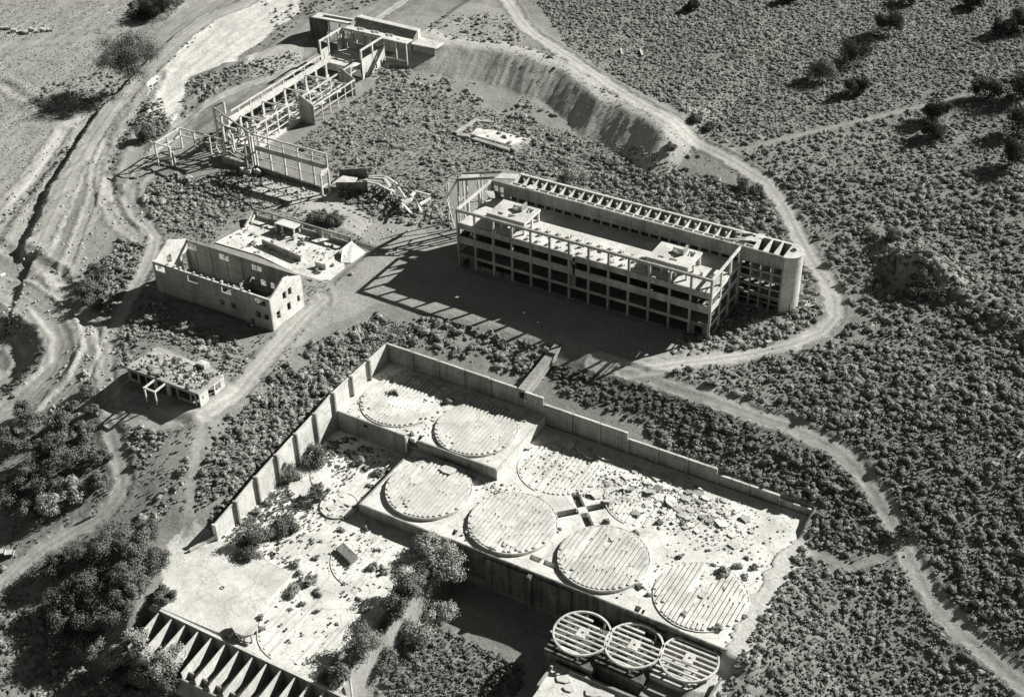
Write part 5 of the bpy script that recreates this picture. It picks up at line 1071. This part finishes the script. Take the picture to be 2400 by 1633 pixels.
REG.append(dict(x=RS.uniform(-67, -50, 14), y=RS.uniform(-49, -38, 14), z=np.full(14, -1.1), r=RS.uniform(.6, 1.4, 14), sh=RS.uniform(.08, .12, 14), label='shrub growing inside the roofless warehouse'))
X = np.concatenate([q['x'] for q in REG]); Yv = np.concatenate([q['y'] for q in REG]); Zv = np.concatenate([q['z'] for q in REG]); Rv = np.concatenate([q['r'] for q in REG]); Sv = np.concatenate([q['sh'] for q in REG])
Lb = np.concatenate([[i] * len(q['x']) for i, q in enumerate(REG)])
rel = np.stack([X, Yv, Zv], -1) - CAMP; cc = rel @ CAMR.T; sx = PW/2 + F * cc[:, 0] / cc[:, 2]; sy = PH/2 - F * cc[:, 1] / cc[:, 2]; pxr = F * Rv / cc[:, 2]
inside = (sx > 5) & (sx < PW - 5) & (sy > 5) & (sy < PH - 5)
order = np.argsort(-(pxr * inside)); big = [int(i) for i in order[:285]]; ismall = np.ones(len(X), bool); ismall[big] = False
protos = {}
for n_, i in enumerate(big):
    k = n_ % 6; mi = 0 if Sv[i] > .15 else (2 if Sv[i] < .11 else 1); key = (k, mi)
    if key not in protos:
        V, Fc = LOD[0][k]; protos[key] = mesh_np('desert_shrub', V, Fc, [M_LEAF[1], M_LEAF[0], M_LEAF[2]][mi], None, True)
    o = bpy.data.objects.new('desert_shrub', protos[key]); COL.objects.link(o); o.location = (X[i], Yv[i], Zv[i] - .05)
    o.rotation_euler = (0, 0, RS.rand() * 6.28); o.scale = (Rv[i] * RS.uniform(.9, 1.15), Rv[i] * RS.uniform(.85, 1.1), Rv[i] * RS.uniform(.75, 1.0))
    o['label'] = REG[int(Lb[i])]['label']; o['category'] = 'shrub'; o['group'] = 'large ' + REG[int(Lb[i])]['label'].replace('large ', '')
def stuff_bushes(name, sel, label):
    Vs, Fs, Ss = [], [], []; off = 0; ids = np.where(sel)[0]; lod = np.where(pxr[ids] > 5.5, 1, 2)
    for L_ in (1, 2):
        for k, (V, Fc) in enumerate(LOD[L_]):
            s = ids[(lod == L_)]; s = s[k::len(LOD[L_])]
            if not len(s): continue
            a = RS.rand(len(s)) * 6.28; c, q = np.cos(a)[:, None], np.sin(a)[:, None]; r = Rv[s][:, None]
            st = RS.uniform(.75, 1.5, (len(s), 1)); x = (V[None, :, 0] * c * st - V[None, :, 1] * q) * r + X[s][:, None]; y = (V[None, :, 0] * q * st + V[None, :, 1] * c) * r + Yv[s][:, None]
            z = V[None, :, 2] * r * RS.uniform(.7, 1.0, (len(s), 1)) + Zv[s][:, None] - .03
            Vs.append(np.stack([x, y, z], -1).reshape(-1, 3)); Fs.append((Fc[None] + len(V) * np.arange(len(s))[:, None, None]).reshape(-1, 3) + off)
            Ss.append(np.repeat(Sv[s], len(V))); off += len(s) * len(V)
    o = bpy.data.objects.new(name, mesh_np(name, np.concatenate(Vs), np.concatenate(Fs), M_SCRUB, np.concatenate(Ss), True)); COL.objects.link(o)
    o['kind'] = 'stuff'; o['label'] = label; o['category'] = 'scrub'
stuff_bushes('desert_scrub', ismall, 'desert scrub covering the slopes and basins')
# dry grass and twigs: tiny tufts on open soil
def tufts(P, n, s0, s1, sh):
    g = gpts(P, n); m = free(g[:, 0], g[:, 1], .1); g = g[m]; r = RS.uniform(s0, s1, len(g)); return g, r, np.full(len(g), sh) * RS.uniform(.6, 1.4, len(g))
TU = [tufts([(760,970),(900,1010),(930,1040),(840,1100),(700,1180),(560,1300),(500,1240),(640,1090)], 10, .2, .4, .1), tufts([(1235,0),(2400,0),(2400,700),(1950,700),(1700,380)], 9000, .15, .42, .14), tufts([(660,330),(900,175),(1420,330),(1800,470),(1850,560),(1180,395),(980,450),(770,400)], 7000, .15, .45, .16), tufts([(560,960),(880,740),(1000,780),(640,1100),(400,1250)], 4500, .15, .45, .15), tufts([(0,0),(420,0),(120,480),(0,560)], 3500, .1, .35, .16), tufts([(1500,900),(2400,700),(2400,1633),(1650,1633)], 11000, .15, .5, .12), tufts([(290,430),(560,420),(860,560),(640,900),(300,1000)], 4000, .15, .45, .15), tufts([(880,1440),(1230,1440),(1230,1633),(900,1633)], 1500, .15, .5, .10), tufts([(980,60),(1200,30),(1700,400),(1550,350),(1200,150)], 900, .12, .35, .15), tufts([(0,1000),(480,1000),(400,1633),(0,1633)], 1500, .15, .45, .12)]
tv = np.array([(0,0,0),(.9,.2,.9),(.3,.9,.8),(-.8,.5,.9),(-.6,-.8,.8),(.5,-.8,.9),(0,0,1.1)]); tf = np.array([(0,1,2),(0,3,4),(0,5,6),(0,2,3),(0,4,5),(1,2,6),(3,4,6)])
_tn = 1500; _u = np.r_[RS.gamma(1.6, 4., _tn) + 2.2, RS.uniform(3, 50, 300)]; _v = np.r_[RS.uniform(-111, -65, _tn), RS.uniform(-135, -66, 300)]; _m = (_u < 49) & ~((_u > 25) & (_v > -88.5)) & ~((_u < 26) & (_v < -111.5)) & (fbm(_u, _v, .12, 3, 99) > .42)
TU.append((np.c_[_u, _v, np.full(len(_u), -14.)][_m], RS.uniform(.15, .5, _m.sum()), RS.uniform(.06, .13, _m.sum())))
gp = np.concatenate([t[0] for t in TU]); gr = np.concatenate([t[1] for t in TU]); gs = np.concatenate([t[2] for t in TU])
a = RS.rand(len(gp)) * 6.28; c, q = np.cos(a)[:, None] * gr[:, None], np.sin(a)[:, None] * gr[:, None]
V = np.stack([tv[None, :, 0] * c - tv[None, :, 1] * q + gp[:, None, 0], tv[None, :, 0] * q + tv[None, :, 1] * c + gp[:, None, 1], tv[None, :, 2] * gr[:, None] + gp[:, None, 2] - .03], -1).reshape(-1, 3)
o = bpy.data.objects.new('dry_grass', mesh_np('dry_grass', V, (tf[None] + 7 * np.arange(len(gp))[:, None, None]).reshape(-1, 3), M_SCRUB, np.repeat(gs, 7))); COL.objects.link(o)
o['kind'] = 'stuff'; o['label'] = 'small dry tufts and twigs on the open soil'; o['category'] = 'grass'

def tree(px, py, h, r, label, mat, name='tree', n=2600, ls=.3, airy=.0, trunk=.22, lean=(0, 0), low=.15, blobs=14, z=None, group=None, sq=.55):
    if z is None: x, y, z = U1(px, py)
    else: x, y = [float(t) for t in atz(px, py, z)]
    t = thing(name, label, 'tree', (x, y, z), group); rr = np.random.RandomState(int(px * 7 + py))
    th = rr.rand(blobs) * 6.28; q = np.sqrt(rr.rand(blobs)) * r * .72; zz = h * (low + (1 - low) * (.25 + .6 * rr.rand(blobs)) * (1 - .35 * (q / r) ** 2))
    B = np.c_[q * np.cos(th) + lean[0] * zz, q * np.sin(th) + lean[1] * zz, zz]; br = r * (.28 + .22 * rr.rand(blobs)) * (14. / blobs) ** .33
    k = rr.randint(0, blobs, n); d = rr.normal(0, 1, (n, 3)); d /= np.linalg.norm(d, axis=1)[:, None]
    rad = br[k] * (rr.rand(n) ** (.25 if not airy else .6)) * (1 + airy * .5 * rr.rand(n)); c = B[k] + d * rad[:, None] * np.array([1, 1, sq + .2])
    c[:, 2] = np.maximum(c[:, 2], .1); nr = d + rr.normal(0, .45, (n, 3)) + np.array([0, 0, .3]); nr /= np.linalg.norm(nr, axis=1)[:, None]
    tt = np.cross(nr, rr.normal(0, 1, (n, 3))); tt /= np.linalg.norm(tt, axis=1)[:, None]; bb = np.cross(nr, tt); s = ls * rr.uniform(.5, 1.3, n)[:, None]
    V = np.stack([c + tt * s, c + bb * s * .6, c - tt * s, c - bb * s * .6], 1).reshape(-1, 3)
    o = bpy.data.objects.new('crown', mesh_np('crown', V, np.arange(4 * n).reshape(-1, 4), mat)); COL.objects.link(o); o.parent = t
    g = G(); vs = []
    def limb(p, q_, a, b, m=6):
        p = Vector(p); q_ = Vector(q_); dd = (q_ - p).normalized(); e = dd.orthogonal().normalized(); f = dd.cross(e)
        P = [p + (e * math.cos(i * 6.2832 / m) + f * math.sin(i * 6.2832 / m)) * a for i in range(m)] + [q_ + (e * math.cos(i * 6.2832 / m) + f * math.sin(i * 6.2832 / m)) * b for i in range(m)]
        g.add(P, [tuple(range(m)), tuple(range(m, 2 * m))[::-1]] + [(i, m + i, m + (i + 1) % m, (i + 1) % m) for i in range(m)])
    mid = (lean[0] * h * .3, lean[1] * h * .3, h * .34)
    limb((0, 0, -.3), mid, trunk, trunk * .7)
    for i in range(min(blobs, 10)): limb(mid, tuple(B[i]), trunk * .55, trunk * .15, 5)
    o = bpy.data.objects.new('trunk', meshof('trunk', g, M_BARK)); COL.objects.link(o); o.parent = t
    return t
JN = [(2083,78,3.6,'round dark juniper on the upper right slope, upper one of the close dark pair'), (2002,148,4.0,'largest round dark juniper, lower one of the close dark pair'), (1920,190,3.4,'greyer juniper left of the close dark pair on the upper slope'), (2003,222,2.8,'small juniper standing alone below the close dark pair'), (2308,226,3.5,'dark juniper above the faint track at the right'), (2192,285,3.2,'dark juniper between the faint track and the right edge, upper of two'), (2185,325,2.5,'small juniper just below another one under the faint track'), (2382,318,3.6,'juniper at the right edge casting a long shadow'), (2378,385,3.4,'juniper at the right edge beside a smooth bare patch'), (2395,235,4.2,'tall dark juniper cut by the right edge under the track end'), (2278,18,2.6,'juniper at the top edge near the right corner'), (2350,82,3.0,'juniper in the top right corner above another shadow'), (2392,70,3.6,'dark juniper cut by the top of the right edge'), (2130,5,3.2,'juniper cut by the top edge at the upper right'), (1850,5,2.4,'small juniper at the top edge left of the dark pair'), (1620,25,1.8,'lone small juniper on the open slope at the top')]
for px, py, r, lab in JN: tree(px, py, r * 2.3, r * 1.65, lab, M_JUN if py != 190 else M_MIDL, 'juniper', 7000, .22, 0, .25, (0, 0), .05, 16, sq=.75)
for px, py, h, r, lab, mat, n, airy in [
 (305,195,20,12.5,'tall wispy cottonwood beside the haul road casting a broad shadow', M_DARKL, 15000, .25),
 (375,30,6,7.5,'dark bushy tree on the bank at the top edge', M_JUN, 5200, 0), (335,45,3.5,3.2,'small dark tree beside the bushy one on the top bank', M_JUN, 1600, 0),
 (345,325,4.5,3.6,'dark bushy tree in the gully under the frame road', M_DARKL, 2200, 0),
 (200,700,5.5,4.2,'grey tree by the bend left of the warehouse, nearest the graded ground', M_MIDL, 2600, .5), (230,660,5.5,3.6,'bare-topped tree behind the grey one at the bend left of the warehouse', M_DARKL, 2000, .6), (245,690,4.5,3.0,'low tree right of the grey one at the bend left of the warehouse', M_MIDL, 1700, .3),
 (222,720,4,3.0,'dark low tree under the grey one at the bend left of the warehouse', M_DARKL, 1700, 0),
 (1350,435,5.5,5.0,'pale leafy tree behind the bin row of the mill building', M_PALEL, 3200, .4), (1320,440,4,3.2,'smaller pale tree left of the pale one behind the bin row', M_MIDL, 1700, .3),
 (745,520,3.2,3.6,'broad dark shrub tree on the rubble ground above the workshop, left one', M_DARKL, 2200, 0), (785,524,3.0,3.2,'broad dark shrub tree on the rubble ground above the workshop, right one', M_DARKL, 2000, 0),
 (1045,1352,14.5,5.6,'slender leafy tree with a pale trunk in front of the stained terrace wall', M_PALEL, 5000, .8), (1000,1305,7,3.6,'pale leafy tree just left of the slender one at the terrace wall', M_PALEL, 2400, .6),
 (600,1285,6.5,4.0,'wispy tree near the far corner of the smooth slab', M_MIDL, 2600, .8), (590,1310,4,3.2,'dark low tree touching the smooth slab', M_DARKL, 2000, .2),
 (672,1245,4.2,3.4,'round dark tree on the low terrace above the broken ribs', M_DARKL, 2400, .2), (735,1085,4.6,3.6,'dark tree on the low terrace nearest the lit wall', M_DARKL, 2400, .4), (672,1110,6,3.0,'thin pale tree against the lit wall', M_MIDL, 1800, .9), (750,1175,4.5,2.8,'small tree rising from the square pit on the low terrace', M_DARKL, 1800, .3),
 (960,1440,7,4.2,'pale tree at the drop beside the low terrace, nearest the pit shadow', M_MIDL, 3000, .5), (985,1500,6,3.6,'pale tree below the drop, right of the low terrace end', M_PALEL, 2400, .6), (1035,1450,5.5,3.6,'spiky pale tree in the hollow under the stained wall', M_PALEL, 2200, .6), (1015,1400,5.5,3.4,'dark tree in the hollow under the slender leafy tree', M_DARKL, 2200, .2),
 (930,1480,6,3.4,'dark tree under the right edge of the low terrace', M_DARKL, 2000, .2), (860,1600,8,4.4,'grey leafy tree beside the gate frame at the bottom edge', M_MIDL, 3200, .7), (900,1570,6,3.4,'grey tree right of the one beside the gate frame', M_MIDL, 2200, .6),
 (800,1600,5,2.6,'thin tree behind the gate frame beams', M_MIDL, 1500, .9)]:
    tree(px, py, h, r * 1.1, lab, mat, 'leafy_tree', int(n * 1.8), .23, airy, .2 if h < 16 else .5, blobs=14 if h < 9 else 34)
GR = [ # dark grove, lower left
 (150,1420,7.5,5.2,0),(120,1350,7,4.6,0),(200,1330,8,5.2,0),(270,1300,8,5.4,1),(330,1310,7.5,5.0,1),(370,1340,6.5,4.2,0),(230,1390,8,5.2,0),(300,1380,7.5,4.6,1),(330,1400,6,3.6,1),(170,1480,7.5,4.8,0),(230,1470,8,5.0,0),(280,1450,7,4.4,0),(140,1540,6.5,4.4,0),(210,1540,7,4.6,1),(350,1255,5,3.4,0),(390,1410,4.5,3.0,0),
 (315,1560,8.5,4.6,2),(378,1600,10,4.4,3),(402,1570,8,3.6,3),(330,1540,8,3.8,3),(290,1560,7,4.0,3),(350,1600,7,4.4,0),(400,1620,6,4.0,0),(280,1620,6,4.0,2),(415,1590,5,3.0,2)]
GL = ['leftmost edge','upper left edge','middle of the upper edge','crest','road side','slab side','centre','right of centre','slab corner','left lower part','middle lower part','lower right part','bottom left tip','bottom edge','small top','right tip']
for i, (px, py, h, r, m) in enumerate(GR):
    lab = ('dense dark tree in the big lower left grove: %s' % GL[i]) if i < 16 else 'leafy tree number %d' % i
    if i >= 16: lab = ['grey tree behind the first open bins','pale bright tree overlapping the open bins, larger one','pale bright tree overlapping the open bins, smaller one','pale tree between the dark grove and the open bins','pale tree at the lower left of the open bins','dark tree below the front of the open bins','darkest tree at the bottom edge under the open bins','grey tree at the bottom edge left of the open bins','small grey tree under the front lip of the open bins'][i - 16]
    tree(px, py, h, r, lab, [M_DARKL, M_MIDL, M_MIDL, M_PALEL][m], 'leafy_tree', 6500, .21, .15 if m < 2 else .5, .22, low=.05, z=float(terr(*U(np.array([px]), np.array([py])))[0]) if px < 300 else (-20 if i > 16 else None))
G2 = [(30,1050,6,4.6,0),(80,1010,6,4.2,1),(90,1090,6.5,4.8,0),(150,1060,7,4.4,1),(170,1110,8,4.4,2),(210,1090,6,3.8,1),(120,1150,7,4.6,0),(50,1140,6.5,4.8,0),(180,1170,6.5,3.8,3),(130,1200,6.5,4.0,3),(20,1190,6,4.6,0),(80,1215,6,4.2,0),(230,1140,5,3.2,1),(200,1030,5,3.4,1),(140,1000,5,3.2,2),(60,975,5,3.2,1),(240,1085,5,3.2,1)]
L2 = ['left upper part','top','left middle part','upper middle part','middle, pale stemmed','upper right part','lower middle part','left side','road edge, pale right one','road edge, pale left one','lower left tip','bottom edge above the truck','right edge','top right corner','thin top','bare top left','right side nearest the road']
for i, (px, py, h, r, m) in enumerate(G2):
    tree(px, py, h, r, 'tree in the roadside grove by the two people: ' + L2[i], [M_DARKL, M_MIDL, M_MIDL, M_PALEL][m], 'leafy_tree', 4500, .23, .3 if m < 2 else .6, .2, low=.05)
for px, py, h, r, lab in [(170,960,2.6,2.4,'dark bush on the stony roadside bank, lower left of three'),(205,925,2.8,2.6,'dark bush on the stony roadside bank, upper of three'),(215,965,2.4,2.2,'dark bush on the stony roadside bank, lower right of three')]:
    tree(px, py, h, r, lab, M_DARKL, 'desert_bush', 1400, .24, 0, .1, low=.02)
# long shadow-casting knoll tree clump and dark track-side shrubs
for px, py, h, r, lab in [(2165,655,3.6,3.4,'dark bush on top of the knoll on the right slope'),(2185,690,3.2,3.4,'dark bush on the cut face of the knoll, right one'),(2140,690,3.2,3.4,'dark bush on the cut face of the knoll, left one'),(2125,1250,3.4,3.0,'dark bush overhanging the winding track'),(2090,560,3.2,3.0,'dark bush left of the knoll on the right slope'),(1770,455,3,2.6,'dark bush in the row beside the road junction, right one'),(1740,440,3,2.4,'dark bush in the row beside the road junction, left one'),(1665,305,2.8,2.4,'dark bush on the road edge opposite the embankment, right one'),(1630,285,2.8,2.2,'dark bush on the road edge opposite the embankment, left one'),(1575,352,2.6,2.2,'dark bush on the very end of the embankment')]:
    tree(px, py, h, r, lab, M_DARKL, 'desert_bush', 1500, .24, 0, .1, low=.02)
# labels: tell repeats apart by where they stand in the picture
def px_of(o):
    p = np.array(o.matrix_basis.translation) - CAMP; c = CAMR @ p; return PW/2 + F*c[0]/c[2], PH/2 - F*c[1]/c[2]
tops = {}
for o in COL.objects:
    if o.parent is None and 'label' in o.keys() and 'kind' not in o.keys(): tops.setdefault(o['label'], []).append(o)
ORD = ['leftmost', 'second from left', 'third from left', 'fourth from left', 'fifth from left', 'sixth from left', 'seventh from left', 'eighth from left', 'ninth from left', 'tenth from left']
for lb, os_ in tops.items():
    n = len(os_)
    if n < 2: continue
    P = [px_of(o) for o in os_]
    if n <= 10:
        for j, i in enumerate(sorted(range(n), key=lambda i: P[i][0])): os_[i]['label'] = lb + ', ' + (ORD[j] if j < n - 1 else 'rightmost')
        continue
    mx = sorted(p[0] for p in P)[n // 2]; my = sorted(p[1] for p in P)[n // 2]
    ex = {min(range(n), key=lambda i: P[i][0]): 'leftmost of all', max(range(n), key=lambda i: P[i][0]): 'rightmost of all'}
    ex.setdefault(min(range(n), key=lambda i: P[i][1]), 'highest in the picture'); ex.setdefault(max(range(n), key=lambda i: P[i][1]), 'lowest in the picture')
    for i, o in enumerate(os_):
        o['label'] = lb + ', ' + ex.get(i, ('upper' if P[i][1] < my else 'lower') + (' left part' if P[i][0] < mx else ' right part'))
for o in COL.objects:
    if 'label' in o.keys() and len(o['label'].split()) > 16: print('LONG', len(o['label'].split()), o['label'])
for o in bpy.data.objects:
    if '_b' in o.keys(): del o['_b']
